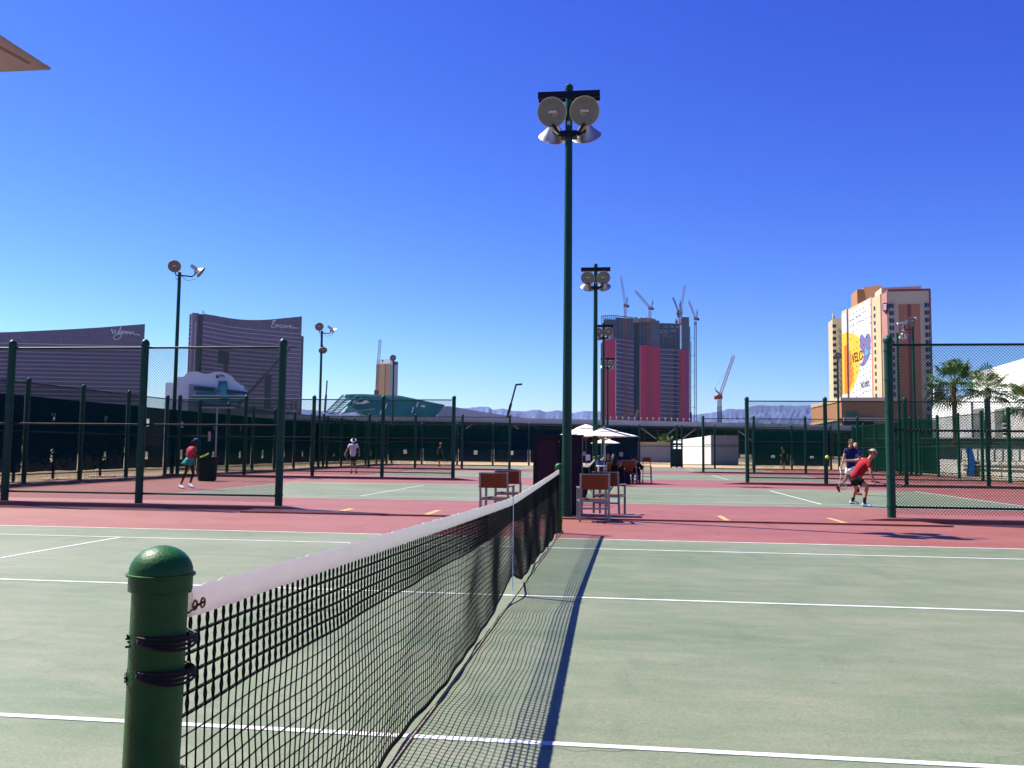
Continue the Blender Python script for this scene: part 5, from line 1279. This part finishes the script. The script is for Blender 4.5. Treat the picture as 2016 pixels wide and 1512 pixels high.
# ------------------------------------------------------------------ people
def skin_object(verts, edges, radii, sub=2, root=0):
    me = bpy.data.meshes.new('skel'); me.from_pydata([tuple(v) for v in verts], edges, []); o = bpy.data.objects.new('skel', me); COL.objects.link(o)
    sk = o.modifiers.new('s', 'SKIN'); sk.use_smooth_shade = True
    for i, r in enumerate(radii):
        d = me.skin_vertices[0].data[i]; d.radius = r if isinstance(r, tuple) else (r, r); d.use_root = (i == root)
    ss = o.modifiers.new('b', 'SUBSURF'); ss.levels = sub; ss.render_levels = sub
    dg = bpy.context.evaluated_depsgraph_get(); out = bpy.data.meshes.new_from_object(o.evaluated_get(dg)); bpy.data.objects.remove(o); bpy.data.meshes.remove(me)
    return out
def person(label, D, J, face, cols, root_py, hat=None, hair=None, shirt_sleeve=.45, short_len=.55, skirt=False, racket=None, shoes='shoe_white', socks=None, long_pants=False, ground=True, sc=1., sleeve2=None):
    """J: joint -> (image x, image y, depth offset). Everything is placed in metres round depth D."""
    P_ = {k: at(v[0], v[1], D+v[2]) for k, v in J.items()}
    base = P_['pelvis'].copy(); base.z = 0
    t = thing('person', label, 'person', base)
    if ground:    # lowest foot sole touches the court
        low = min(P_[k].z for k in ('heelL', 'heelR', 'toeL', 'toeR')); dz = .035-low
        for k in P_: P_[k] = P_[k]+Vector((0, 0, dz))
    L = {k: v-base for k, v in P_.items()}
    order = ['pelvis', 'spine', 'chest', 'neck']; L['spine'] = (L['pelvis']*.55+L['chest']*.45) if 'spine' not in L else L['spine']
    skin = cols['skin']; V = []; E_ = []; Rd = []; ix = {}
    def add(k, r, parent=None, p=None):
        ix[k] = len(V); V.append(p if p is not None else L[k]); Rd.append(r*sc if not isinstance(r, tuple) else (r[0]*sc, r[1]*sc))
        if parent is not None: E_.append((ix[parent], ix[k]))
    add('pelvis', .115); add('spine', .105, 'pelvis'); add('chest', .112, 'spine'); add('neck', .055, 'chest')
    hd = L['head']; add('skull', .06, 'neck', L['neck'].lerp(hd, .7))
    for s in 'LR':
        sh, el, ha = L['sh'+s], L['el'+s], L['ha'+s]
        add('sh'+s, .058, 'chest'); add('um'+s, .048, 'sh'+s, sh.lerp(el, .5)); add('el'+s, .038, 'um'+s); add('fa'+s, .036, 'el'+s, el.lerp(ha, .35)); add('wr'+s, .024, 'fa'+s, el.lerp(ha, .88)); add('ha'+s, (.034, .018), 'wr'+s)
        hip = L.get('hip'+s) or (L['pelvis']+(L['kn'+s]-L['pelvis'])*.18+((L['kn'+s]-L['kn'+('R' if s == 'L' else 'L')])*.12))
        kn, an = L['kn'+s], L['an'+s]
        add('hip'+s, .088, 'pelvis', hip); add('th'+s, .072, 'hip'+s, hip.lerp(kn, .55)); add('kn'+s, .05, 'th'+s); add('ca'+s, .05, 'kn'+s, kn.lerp(an, .35)); add('an'+s, .032, 'ca'+s)
        add('ft'+s, .03, 'an'+s, L['heel'+s].lerp(L['toe'+s], .35)+Vector((0, 0, .02)))
    sk = skin_object(V, E_, Rd)
    mb = MB().add(sk)
    # head: skull, jaw, ears, nose
    up = (hd-L['neck']).normalized(); f = Vector(face); f = (RT*f.x+Vector((FW.x, FW.y, 0)).normalized()*f.y+Vector((0, 0, f.z))).normalized(); f = (f-up*f.dot(up)).normalized(); r_ = f.cross(up)
    H3 = Matrix((r_, f, up)).transposed(); s_ = sc
    mb.ball(hd+up*.015, (.074*s_, .092*s_, .105*s_), 14, H3); mb.ball(hd+f*.03-up*.055, (.052*s_, .062*s_, .058*s_), 12, H3)
    mb.ball(hd+f*.098-up*.012, (.012, .016, .022), 8, H3)
    for q in (-1, 1): mb.ball(hd+r_*.074*q-up*.01-f*.005, (.012, .022, .032), 8, H3)
    # five fingers on each hand
    for s in 'LR':
        ha, el = L['ha'+s], L['el'+s]; d = (ha-el).normalized(); a = d.cross(Vector((0, 0, 1)));  a = a.normalized() if a.length > .1 else Vector((1, 0, 0)); b_ = d.cross(a)
        for k, (o_, ln) in enumerate(((-.026, .058), (-.009, .072), (.009, .068), (.026, .052))):
            p0 = ha+a*o_; p1 = p0+d*ln*.5+b_*.006; p2_ = p0+d*ln*.85+b_*.026; mb.tube([p0-d*.02, p0+d*.01, p1, p2_], [.010, .0095, .009, .007], 6)
        mb.tube([ha-d*.03+a*.02, ha+a*.048+b_*.01, ha+a*.052+d*.03+b_*.022], [.012, .011, .008], 6)
    mb.build('body', skin, t, smooth=True)
    for q in (-1, 1): MB().ball(hd+r_*.03*q+f*.083+up*.012, .010, 8).build('eye', M_HAIR, t)
    MB().ball(hd+f*.082-up*.062, (.022, .008, .006), 8, H3).build('mouth', mat('lip', '8A4338', .5), t)
    def cloth(nm, keys, radii, edges, m, pos=None, sub=2):
        me = skin_object([(pos or {}).get(k, None) or (V[ix[k]] if k in ix else L[k]) for k in keys], edges, [x*sc for x in radii], sub); o = MB().add(me).build(nm, m, t, smooth=True); return o
    # shirt
    sl = {}
    for s in 'LR':
        sl['s'+s] = L['sh'+s].lerp(L['el'+s], (shirt_sleeve if s == 'L' or sleeve2 is None else sleeve2)*.55); sl['e'+s] = L['sh'+s].lerp(L['el'+s], shirt_sleeve if s == 'L' or sleeve2 is None else sleeve2)
    low = L['pelvis']+(L['pelvis']-L['spine']).normalized()*.11
    keys = ['w0', 'spine', 'chest', 'nk', 'shL', 'sL', 'eL', 'shR', 'sR', 'eR']; pos = {'w0': low, 'nk': L['chest'].lerp(L['neck'], .6), **sl}
    if shirt_sleeve > 1.2:
        for s in 'LR': pos['s'+s] = L['el'+s]; pos['e'+s] = L['el'+s].lerp(L['ha'+s], .8)
    cloth('shirt', keys, [.162, .15, .158, .074, .084, .076, .074, .084, .076, .074], [(0, 1), (1, 2), (2, 3), (2, 4), (4, 5), (5, 6), (2, 7), (7, 8), (8, 9)], cols['shirt'], pos)
    if skirt:
        m = MB(); ax = (L['pelvis']-L['spine']).normalized(); ax = (ax+Vector((0, 0, -1))).normalized(); x_ = ax.orthogonal().normalized(); y_ = ax.cross(x_); c0 = L['pelvis']-ax*.06; kk = 28; g = []
        for j, (dst, rr) in enumerate(((0, .125), (.07, .155), (.15, .19), (.22, .215))):
            for i in range(kk):
                a = 2*math.pi*i/kk; rr2 = rr*(1+(.07*math.sin(a*7)*(j/3))); m.v.append(c0+ax*dst+(x_*math.cos(a)+y_*math.sin(a))*rr2+(Vector(cols.get('skirt_flare', (0, 0, 0)))*dst))
        for j in range(3):
            for i in range(kk): m.f.append((j*kk+i, j*kk+(i+1) % kk, (j+1)*kk+(i+1) % kk, (j+1)*kk+i))
        o = m.build('skirt', cols['pants'], t, smooth=True); md = o.modifiers.new('c', 'SOLIDIFY'); md.thickness = .006
    else:
        pos = {'pv': L['pelvis']+Vector((0, 0, .03))}
        for s in 'LR':
            h_ = V[ix['hip'+s]]; pos['h'+s] = h_; pos['m'+s] = h_.lerp(L['kn'+s], short_len*.55); pos['k'+s] = h_.lerp(L['kn'+s], short_len)
        ks = ['pv', 'hL', 'mL', 'kL', 'hR', 'mR', 'kR']; rd = [.13, .112, .105, .102, .112, .105, .102]; ed = [(0, 1), (1, 2), (2, 3), (0, 4), (4, 5), (5, 6)]
        if long_pants:
            for s in 'LR': pos['k'+s] = L['kn'+s]; pos['a'+s] = L['kn'+s].lerp(L['an'+s], .95)
            ks += ['aL', 'aR']; rd = [.13, .11, .09, .078, .11, .09, .078, .055, .055]; ed += [(3, 7), (6, 8)]
        cloth('trousers' if long_pants else 'shorts', ks, rd, ed, cols['pants'], pos)
    for s in 'LR':
        he, to = L['heel'+s], L['toe'+s]; d = (to-he); ln = d.length; dn = d.normalized(); z_ = Vector((0, 0, 1)); z_ = (z_-dn*z_.dot(dn)).normalized(); x_ = dn.cross(z_); R3 = Matrix((x_, dn, z_)).transposed()
        m = MB(); secs = []
        for fy, wd, hh in ((-.04, .02, .03), (0, .033, .075), (.2, .036, .085), (.45, .04, .065), (.72, .048, .048), (.92, .042, .036), (1.02, .02, .02)):
            c_ = he+d*fy; secs.append([c_+x_*wd*math.cos(a)+z_*(max(-.02, hh*math.sin(a)-.005)) for a in [2*math.pi*i/10 for i in range(10)]])
        for sec in secs: m.v += sec
        for i in range(len(secs)-1):
            for j in range(10): m.f.append((i*10+j, i*10+(j+1) % 10, (i+1)*10+(j+1) % 10, (i+1)*10+j))
        m.f.append(tuple(reversed(range(10)))); m.f.append(tuple(60+j for j in range(10)))
        so_ = m.build('shoe', cols['shoe'], t, smooth=True); MB().bar(he-z_*.024-dn*.01, to-z_*.024, .085, .018, up=z_).build('sole', cols.get('sole', M_HEM), so_)
        if socks: MB().tube([L['an'+s]+(L['kn'+s]-L['an'+s]).normalized()*.07, L['an'+s], he.lerp(to, .2)+z_*.03], [.044, .042, .04], 10).build('sock', socks, t)
    if hair:
        m = MB(); m.ball(hd+up*.03-f*.018, (.083*s_, .095*s_, .10*s_), 14, H3)
        if hair[1] == 'long':
            pts = [hd+up*.06-f*.06, hd-f*.09-up*.06, hd-f*.10-up*.22, hd-f*.09-up*.42]; m.tube(pts, [.09, .13, .14, .07], 12)
        if hair[1] == 'tail': m.tube([hd-f*.08, hd-f*.14-up*.05, hd-f*.15-up*.14], [.03, .03, .015], 8)
        m.build('hair', hair[0], t, smooth=True)
    if hat:
        mh, kind = hat[0], hat[1]; m = MB(); pr = []
        c_ = hd+up*.035-f*.006
        for i in range(9): a = rad(88*i/8); pr.append((math.cos(a), math.sin(a)))
        n0 = 0
        for a_, b_ in pr:
            for j in range(18): th = 2*math.pi*j/18; m.v.append(c_+r_*.09*a_*math.cos(th)+f*.108*a_*math.sin(th)+up*.095*b_)
        for i in range(8):
            for j in range(18): m.f.append((i*18+j, i*18+(j+1) % 18, (i+1)*18+(j+1) % 18, (i+1)*18+j))
        m.build('cap', mh, t, smooth=True)
        fb = -f if kind == 'back' else f
        if kind == 'brim':
            m = MB(); k = 24
            for rr, dz in ((.95, 0), (1.75, -.02)):
                for j in range(k): th = 2*math.pi*j/k; m.v.append(c_+r_*.088*rr*math.cos(th)+f*.105*rr*math.sin(th)+up*dz)
            for j in range(k): m.f.append((j, (j+1) % k, k+(j+1) % k, k+j))
        else:
            m = MB(); k = 10
            for rr, dz in ((1., .004), (1.0, -.012)):
                for j in range(k+1): th = rad(-62+124*j/k); m.v.append(c_+r_*.088*math.sin(th)+fb*.104*math.cos(th)+up*dz*0+up*.004)
                break
            for j in range(k+1): th = rad(-62+124*j/k); m.v.append(c_+r_*.08*math.sin(th)+fb*(.104*math.cos(th)+(.045 if kind == 'back' else .078)*math.cos(th*1.25))-up*.012)
            for j in range(k): m.f.append((j, j+1, k+1+j+1, k+1+j))
        o = m.build('brim', hat[2] if len(hat) > 2 else mh, t); md = o.modifiers.new('c', 'SOLIDIFY'); md.thickness = .005
    if cols.get('glasses'):
        m = MB(); m.bar(hd+r_*.062+f*.078+up*.015, hd-r_*.062+f*.078+up*.015, .02, .036); m.bar(hd+r_*.072+f*.06+up*.015, hd+r_*.076-f*.01+up*.02, .006, .01); m.bar(hd-r_*.072+f*.06+up*.015, hd-r_*.076-f*.01+up*.02, .006, .01); m.build('sunglasses', M_HEM, t)
    if racket:
        ha = P_['ha'+racket[0]]; mid = at(*racket[1]); mid = Vector(mid); nrm = Vector(racket[2]).normalized()
        if ground: mid += Vector((0, 0, dz))
        d = (mid-ha).normalized(); mid = ha+d*.52; nrm = (nrm-d*nrm.dot(d)).normalized(); s2 = d.cross(nrm)
        rk = thing('tennis_racket', racket[4], 'racket', ha)
        q = lambda v: v-ha
        MB().bar(q(ha-d*.09), q(ha+d*.11), .03, .034, up=nrm).build('grip', M_HEM if racket[3] != 'w' else M_WHITE, rk)
        mf = mat('racket_'+racket[3], {'w': 'D8D4CE', 'y': 'C6D83A', 'k': '20202A', 'r': 'C05048', 'g': '6FB04A'}[racket[3]], .35)
        MB().tube([q(ha+d*.1), q(ha+d*.20)], .011, 8).tube([q(ha+d*.19), q(ha+d*.27+s2*.04), q(mid-d*.14+s2*.075)], .009, 6).tube([q(ha+d*.19), q(ha+d*.27-s2*.04), q(mid-d*.14-s2*.075)], .009, 6).build('throat', mf, rk, smooth=True)
        MB().tube([q(mid+d*.165*math.cos(a)+s2*.13*math.sin(a)) for a in [2*math.pi*i/26 for i in range(26)]], .0105, 6, closed=True).build('hoop', mf, rk, smooth=True)
        m = MB()
        for i in range(-6, 7):
            w_ = i*.019; e_ = math.sqrt(max(0, 1-(w_/.13)**2))*.165; m.bar(q(mid+s2*w_-d*e_), q(mid+s2*w_+d*e_), .0016)
        for i in range(-8, 9):
            w_ = i*.019; e_ = math.sqrt(max(0, 1-(w_/.165)**2))*.13; m.bar(q(mid+d*w_-s2*e_), q(mid+d*w_+s2*e_), .0016)
        tag(m.build('strings', mat('string_'+racket[3], 'D8D8C8' if racket[3] != 'y' else 'B8C46A', .5), rk), kind='stuff')
    return t
M_RED = mat('shirt_red', 'B5202E', .85, var=.08, scale=9, bump=.3, bscale=12); M_NAVY = mat('shirt_navy', '141C5E', .85, var=.1, scale=9, bump=.3, bscale=12); M_ROYAL = mat('shirt_royal', '1F48C8', .85, var=.06)
M_BLK = mat('cloth_black', '0E0C14', .85, var=.2, scale=9); M_NVS = mat('cloth_navy', '10102E', .85); M_SWH = mat('cloth_white', 'D6D6E0', .85, var=.05, bump=.3, bscale=12); M_PNK = mat('top_coral', 'E8506A', .8, var=.08, scale=9, bump=.3, bscale=12); M_AQUA = mat('skirt_aqua', '3FC0B0', .8, var=.06)
M_SHW = mat('shoe_white', 'DEDDE4', .55); M_SHK = mat('shoe_black', '101018', .55); M_SHR = mat('shoe_red', '9A1822', .5); M_CAPW = mat('cap_stone', 'CBB5A4', .8); M_DENIM = mat('denim', '2F4478', .85, var=.15, scale=20); M_BROWN = mat('hair_brown', '3A1F12', .6)
person('player in red T-shirt lunging with a backward cap and sunglasses', 22.9, dict(head=(1718.5, 894.6, 0), neck=(1713, 904, 0), chest=(1705, 914, 0), spine=(1693, 927, 0), pelvis=(1684.5, 940, 0), shL=(1699, 906, .16), elL=(1682.5, 908.4, .3), haL=(1661, 908.4, .4), shR=(1711, 915, -.17), elR=(1714.6, 932.5, -.3), haR=(1722.5, 950.5, -.35),
    hipL=(1681, 946, .1), hipR=(1688, 947, -.1), knL=(1685, 963, .22), anL=(1679, 986, .28), heelL=(1673.5, 991.5, .3), toeL=(1691, 992, .2), knR=(1707.5, 957.5, -.25), anR=(1702, 987, -.3), heelR=(1698, 996, -.3), toeR=(1717, 998, -.4)), (.92, -.25, -.15),
    dict(skin=M_SKIN, shirt=M_RED, pants=M_BLK, shoe=M_SHW, glasses=True), 998, hat=(M_CAPW, 'back'), hair=(M_BROWN, 'short'), short_len=.62, socks=M_SHK, racket=('R', (1745, 953, 22.5), (.2, .3, 1), 'k', 'dark racket held low by the player in red, its head behind the fence post'))
person('player in navy shirt and white shorts striding, looking at the camera side', 29.2, dict(head=(1675.5, 871.5, 0), neck=(1674, 880.5, 0), chest=(1674, 891, 0), pelvis=(1675, 919, 0), shL=(1665.5, 886.5, .05), elL=(1660.5, 904, -.05), haL=(1654.5, 925, -.25), shR=(1683.5, 887, 0), elR=(1690, 902, .1), haR=(1692, 918, .05),
    knL=(1665.5, 944, .1), anL=(1655, 955, .4), heelL=(1647.5, 959, .5), toeL=(1653.5, 969, .45), knR=(1685, 944, -.2), anR=(1690, 966, -.1), heelR=(1686, 972, -.1), toeR=(1697, 974, -.25)), (.25, -.95, 0),
    dict(skin=M_SKIN, shirt=M_NAVY, pants=M_SWH, shoe=M_SHR), 974, hair=(M_HAIR, 'short'), short_len=.55, socks=M_NVS, racket=('L', (1658, 948, 28.8), (.3, -1, .1), 'w', 'pale racket hanging from the hand of the player in navy'))
person('player in royal blue shirt and pale cap, half hidden behind the player in navy', 36, dict(head=(1684.5, 878.8, 0), neck=(1685, 886, 0), chest=(1687, 894, 0), pelvis=(1686, 918, 0), shL=(1680.5, 890, 0), elL=(1678, 903, 0), haL=(1680, 914, -.2), shR=(1693.5, 891.5, 0), elR=(1697.5, 903.5, -.05), haR=(1694, 901, -.3),
    knL=(1683.5, 937, 0), anL=(1682, 954, 0), heelL=(1681.5, 957, .1), toeL=(1681, 959, -.15), knR=(1689.5, 937, 0), anR=(1690.5, 954, 0), heelR=(1690.5, 957, .1), toeR=(1692, 959, -.15)), (-.5, -.8, 0),
    dict(skin=M_SKIN, shirt=M_ROYAL, pants=M_BLK, shoe=M_SHW), 958, hat=(M_CAPW, 'front'), short_len=.6)
person('girl in coral top, aqua skirt and blue visor cap waiting with a racket', 28.4, dict(head=(386.4, 873, 0), neck=(383.4, 880, 0), chest=(379.4, 889, 0), spine=(376, 898, 0), pelvis=(374, 907.5, 0), shL=(374.8, 885.5, .14), elL=(364.5, 896.5, .2), haL=(381, 901, -.1), shR=(382, 886, -.13), elR=(388, 897, -.2), haR=(389, 902, -.05),
    knL=(365.5, 934, .1), anL=(357.2, 953, .15), heelL=(353, 960, .2), toeL=(361.3, 963, .0), knR=(380.3, 935.5, -.1), anR=(374.2, 953.5, -.1), heelR=(371.5, 957.5, -.1), toeR=(380.6, 962, -.25)), (.95, -.2, -.2),
    dict(skin=M_SKIN2, shirt=M_PNK, pants=M_AQUA, shoe=M_SHW, skirt_flare=(-.18, 0, 0)), 963, hat=(mat('cap_blue', '2A2E9A', .7), 'front'), hair=(M_HAIR, 'tail'), skirt=True, shirt_sleeve=.7, racket=('R', (418, 893.5, 27.6), (.1, -.6, .8), 'y', 'yellow racket held out by the girl in coral'), sc=.92)
person('man in white polo shirt, dark shorts and sun hat facing the camera', 48, dict(head=(696, 867.5, -.1), neck=(695.6, 873.4, 0), chest=(695.5, 880, 0), pelvis=(694.8, 897, 0), shL=(688.6, 876.6, 0), elL=(683.2, 886, -.1), haL=(679, 895.5, -.3), shR=(702.6, 876.6, 0), elR=(707.6, 886, -.05), haR=(705.5, 890, -.4),
    knL=(691.8, 913.5, -.1), anL=(692.4, 925, 0), heelL=(692, 929, .1), toeL=(690, 931, -.2), knR=(699.8, 913.5, -.1), anR=(700.6, 925, 0), heelR=(700.8, 929, .1), toeR=(702.5, 931, -.2)), (.05, -1, -.35),
    dict(skin=M_SKIN, shirt=M_SWH, pants=M_NVS, shoe=M_SHK), 931, hat=(M_NVS, 'brim', M_SWH), short_len=.62, shirt_sleeve=.55, socks=M_SWH, racket=('L', (686.5, 912, 47.7), (1, .3, 0), 'w', 'racket pointing down from the hand of the man in white'), sc=1.05)
person('distant player in black with a yellow cap behind the second left fence', 71, dict(head=(867.6, 876.3, 0), neck=(867, 881, 0), chest=(866, 886, 0), pelvis=(865.6, 899, 0), shL=(864, 884, .1), elL=(861, 892, .1), haL=(864, 900, 0), shR=(868, 884, -.12), elR=(870, 891, -.1), haR=(871.5, 897, -.2),
    knL=(864.5, 908, 0), anL=(863.8, 916, .05), heelL=(863, 918.3, .05), toeL=(866, 919, 0), knR=(867, 908, 0), anR=(864.5, 915.5, 0), heelR=(863.5, 917.5, 0), toeR=(867, 918.5, -.1)), (.9, -.2, 0),
    dict(skin=M_SKIN, shirt=M_BLK, pants=M_BLK, shoe=M_SHK), 919, hat=(mat('cap_yellow', 'E6E080', .7), 'front'), short_len=.85, racket=('R', (875, 905, 70.8), (.4, -1, 0), 'g', 'green racket of the distant player in the yellow cap'))
person('running player in black seen from behind at the far right court', 71, dict(head=(1540.4, 886.2, 0), neck=(1542, 891, 0), chest=(1543.4, 896, 0), pelvis=(1543.4, 907, 0), shL=(1539, 894, .1), elL=(1538, 902, 0), haL=(1535, 899.5, -.1), shR=(1548, 893.5, 0), elR=(1551, 901, .05), haR=(1549.5, 907, 0),
    knL=(1537, 913.5, 0), anL=(1541, 922.5, .1), heelL=(1541.8, 926, .1), toeL=(1544, 924.5, .1), knR=(1544.5, 916, -.05), anR=(1544.2, 924, 0), heelR=(1543.5, 927.2, 0), toeR=(1547, 928, -.1)), (-.7, .3, 0),
    dict(skin=M_SKIN, shirt=M_BLK, pants=mat('short_slate', '2A303C', .85), shoe=M_SHW), 928, hair=(M_BROWN, 'short'), short_len=.7)
# seated people, backs to the camera
def seated(lab, x0, D, top, cols, hair, lean=0., wide=1., face=(0, 1, -.3), long_=True):
    k = FPX/D/100  # image px per cm
    def o(dx, up_, dd): return (x0+dx*k, base_y-up_*k, dd)
    base_y = 956-FPX/FPX*0
    g_ = at(x0, 900, D); g_.z = 0; q = g_-CAM; base_y = 756-FPX*q.dot(UP)/q.dot(FW)
    J = dict(head=o(lean*1.2, top-13, .12), neck=o(lean*.8, top-30, .05), chest=o(lean*.5, top-48, .02), pelvis=o(0, 50, -.05), shL=o(-17*wide+lean*.6, top-40, .02), elL=o(-24*wide, top-62, .12), haL=o(-10, top-60, .4), shR=o(17*wide+lean*.6, top-40, .02), elR=o(25*wide, top-62, .1), haR=o(12, top-60, .4),
        knL=o(-13, 50, .42), anL=o(-14, 10, .40), heelL=o(-14, 5, .36), toeL=o(-15, 4, .6), knR=o(14, 50, .42), anR=o(15, 10, .38), heelR=o(15, 5, .34), toeR=o(17, 4, .6))
    return person(lab, D, J, face, cols, 0, hair=hair, long_pants=long_, shirt_sleeve=.9, ground=False)
seated('seated woman with long dark hair under the cream umbrella', 1208.5, 34.9, 128, dict(skin=M_SKIN, shirt=M_BLK, pants=M_NVS, shoe=M_SHK), (M_HAIR, 'long'))
seated('seated person in a black top and jeans leaning over the table', 1252, 37.2, 124, dict(skin=M_SKIN, shirt=M_BLK, pants=M_DENIM, shoe=M_SHK), (M_HAIR, 'short'), lean=-10, wide=1.2)
p_ = seated('seated person in a red cap facing the camera across the table', 1197.5, 41.2, 126, dict(skin=M_SKIN, shirt=M_BLK, pants=M_NVS, shoe=M_SHK), (M_BLK, 'short'), face=(0, -1, -.2)); 

# ------------------------------------------------------------------ small things
X = xat(1178, 35.3)
t = thing('side_table', 'small white round side table with a jug and glasses beside the distant pole', 'table', (X, 35.3, 0))
MB().lathe([(.001, .76), (.34, .76), (.35, .745), (.34, .72), (.001, .72)], 24).build('table_top', M_WHITE, t, smooth=True); MB().tube([(0, 0, .02), (0, 0, .73)], .035, 10).build('pedestal', M_WHITE, t); MB().tube([(0, 0, 0), (0, 0, .03)], [.24, .22], 16).build('foot', M_WHITE, t)
mb = MB().tube([(-.1, -.05, .762), (-.1, -.05, .95), (-.1, -.05, 1.0)], [.06, .05, .055], 12); o = tag(mb.build('water_jug', mat('jug_clear', 'C9D2DC', .15, alpha=.6)), 'clear jug standing on the small white side table', 'jug'); o.location = (X, 35.3, 0)
mb = MB().box((.1, 0, .84), (.24, .2, .15)); mb.box((.1, 0, .925), (.25, .21, .02)); o = tag(mb.build('drinks_cooler', mat('cooler_blue', '24418C', .5, var=.2, scale=8)), 'small blue and white cooler on the side table', 'cooler'); o.location = (X, 35.3, 0)
X = xat(1156, 36); t = thing('notice_board', 'small pale notice card on a post left of the side table', 'sign', (X, 37, 0)); MB().tube([(0, 0, 0), (0, 0, .95)], .018, 8).build('stake', M_DARKALU, t); MB().box((0, -.02, 1.08), (.2, .015, .26)).build('card', M_STRAP, t)
# racket bags on the ground by the chairs
def bag(nm, lab, cat, x, y, w_, d_, h_, m, z=0., rz=0, strap=True, tilt=0):
    t = thing(nm, lab, cat, (x, y, z), rz); mb = MB(); k = 12; secs = []
    for f, s in ((0, .8), (.12, 1), (.6, .96), (.88, .7), (1, .3)):
        for j in range(k):
            a = 2*math.pi*j/k; ca, sa = math.cos(a), math.sin(a); p = .6
            mb.v.append(Vector((w_/2*s*math.copysign(abs(ca)**p, ca)+tilt*f, d_/2*s*math.copysign(abs(sa)**p, sa), h_*f)))
    for i in range(4):
        for j in range(k): mb.f.append((i*k+j, i*k+(j+1) % k, (i+1)*k+(j+1) % k, (i+1)*k+j))
    mb.f.append(tuple(reversed(range(k)))); mb.f.append(tuple(4*k+j for j in range(k))); mb.build('body', m, t, smooth=True)
    if strap: MB().tube([(-w_*.15+tilt, 0, h_*.96), (-w_*.12+tilt, 0, h_*1.12), (w_*.12+tilt, 0, h_*1.12), (w_*.15+tilt, 0, h_*.96)], .012, 6).build('handle', M_BLK, t)
    MB().box((0, -d_/2*.96, h_*.3), (w_*.6, .03, h_*.32)).build('pocket', m, t); return t
bag('shopping_bag', 'bright red shiny bag on the teak chair', 'bag', xat(1238, 35.7), 35.65, .38, .26, .42, mat('bag_red', 'C81410', .25, var=.2, scale=6), .46)
bag('backpack', 'dark backpack on the ground under the red bag', 'bag', xat(1232, 35.2), 35.1, .42, .3, .52, mat('bag_navy', '141A38', .7, var=.2)); bag('tennis_bag', 'tall black racket bag standing behind the split back chair', 'bag', xat(1221, 33.6), 33.4, .34, .3, .82, M_BLK, tilt=.04)
bag('tennis_bag', 'black racket bag lying in shadow left of the seated woman', 'bag', xat(1196, 33.2), 33.0, .6, .34, .3, M_BLK); bag('tennis_bag', 'upright black bag leaning by the pole behind the side table', 'bag', xat(1163, 35.8), 36.0, .36, .3, .8, M_BLK)
# litter bin behind the girl, ball in the air
q = at(408, 930, 35.2); t = thing('litter_bin', 'dark round litter bin against the left side fence behind the girl', 'bin', (q.x, q.y, 0))
MB().lathe([(.001, .0), (.30, .0), (.36, .05), (.40, .9), (.42, .92), (.42, .96), (.36, .96), (.34, .8), (.001, .6)], 20).build('tub', mat('bin_dark', '0C1822', .6, var=.2), t, smooth=True); MB().lathe([(.425, .86), (.435, .87), (.435, .9), (.425, .91)], 20).build('rim_band', M_HEM, t)
q = at(424, 905, 36.3); t = thing('metal_stand', 'grey metal frame stand behind the litter bin at the left fence', 'stand', (q.x, q.y, 0))
zt_ = at(424, 802, 36.3).z
MB().tube([(0, 0, 0), (0, 0, zt_)], .035, 8).build('post', M_FRAME, t); MB().box((.05, 0, zt_), (1.3, .35, .05)).build('shelf', M_FRAME, t); MB().box((-.3, 0, zt_*.6), (.1, .04, .4)).build('grille', M_CONC, t)
M_BALL = mat('ball_yellow', 'C8DC28', .8, var=.06, bump=.2, bscale=200)
c = at(1628.3, 900, 16.6); o = MB().ball((0, 0, 0), .034, 20).build('tennis_ball', M_BALL, smooth=True); o.location = c; tag(o, 'yellow green tennis ball in the air before the fence post', 'ball')
sm = MB(); sm.tube([(.0335*math.cos(a)*math.cos(.45*math.sin(2*a)), .0335*math.sin(a)*math.cos(.45*math.sin(2*a)), .0335*math.sin(.45*math.sin(2*a))) for a in [2*math.pi*i/40 for i in range(40)]], .0012, 4, closed=True); sm.build('seam', M_WHITE, o)
for i, (bx, by) in enumerate(((3.1, 76.4), (-6.2, 76.2))):
    o = MB().ball((0, 0, .033), .034, 10).build('tennis_ball', M_BALL, smooth=True); o.location = (bx, by, 0); tag(o, ['tennis ball lying at the foot of the open back fence', 'tennis ball lying at the foot of the dark screened back fence'][i], 'ball')
# pebbles and debris on the sand and gravel
peb = MB()
rnd = random.Random(5)
for i in range(2600):
    x = -20.75-rnd.random()**1.5*3.0; y = rnd.uniform(20, 70); s = rnd.uniform(.012, .045); c = Vector((x, y, -.012)); n0 = len(peb.v)
    for d in ((1, 0, 0), (0, 1, 0), (-1, 0, 0), (0, -1, 0), (0, 0, .8)): peb.v.append(c+Vector(d)*s*rnd.uniform(.7, 1.2))
    peb.f += [(n0, n0+1, n0+4), (n0+1, n0+2, n0+4), (n0+2, n0+3, n0+4), (n0+3, n0, n0+4)]
tag(peb.build('gravel_stones', M_GRAVEL), kind='stuff', label='loose beige gravel along the foot of the left side fence', cat='gravel')

# ------------------------------------------------------------------ air
hz = bpy.data.materials.new('haze_air'); hz.use_nodes = True; t_ = hz.node_tree; t_.nodes.clear()
pv = t_.nodes.new('ShaderNodeVolumePrincipled'); pv.inputs['Density'].default_value = 3.0e-5; pv.inputs['Color'].default_value = (.5, .66, 1, 1); pv.inputs['Anisotropy'].default_value = .2
mo = t_.nodes.new('ShaderNodeOutputMaterial'); t_.links.new(pv.outputs[0], mo.inputs['Volume'])
o = MB().box((0, 6050, 399), (19000, 12800, 802)).build('haze', hz); tag(o, kind='stuff')
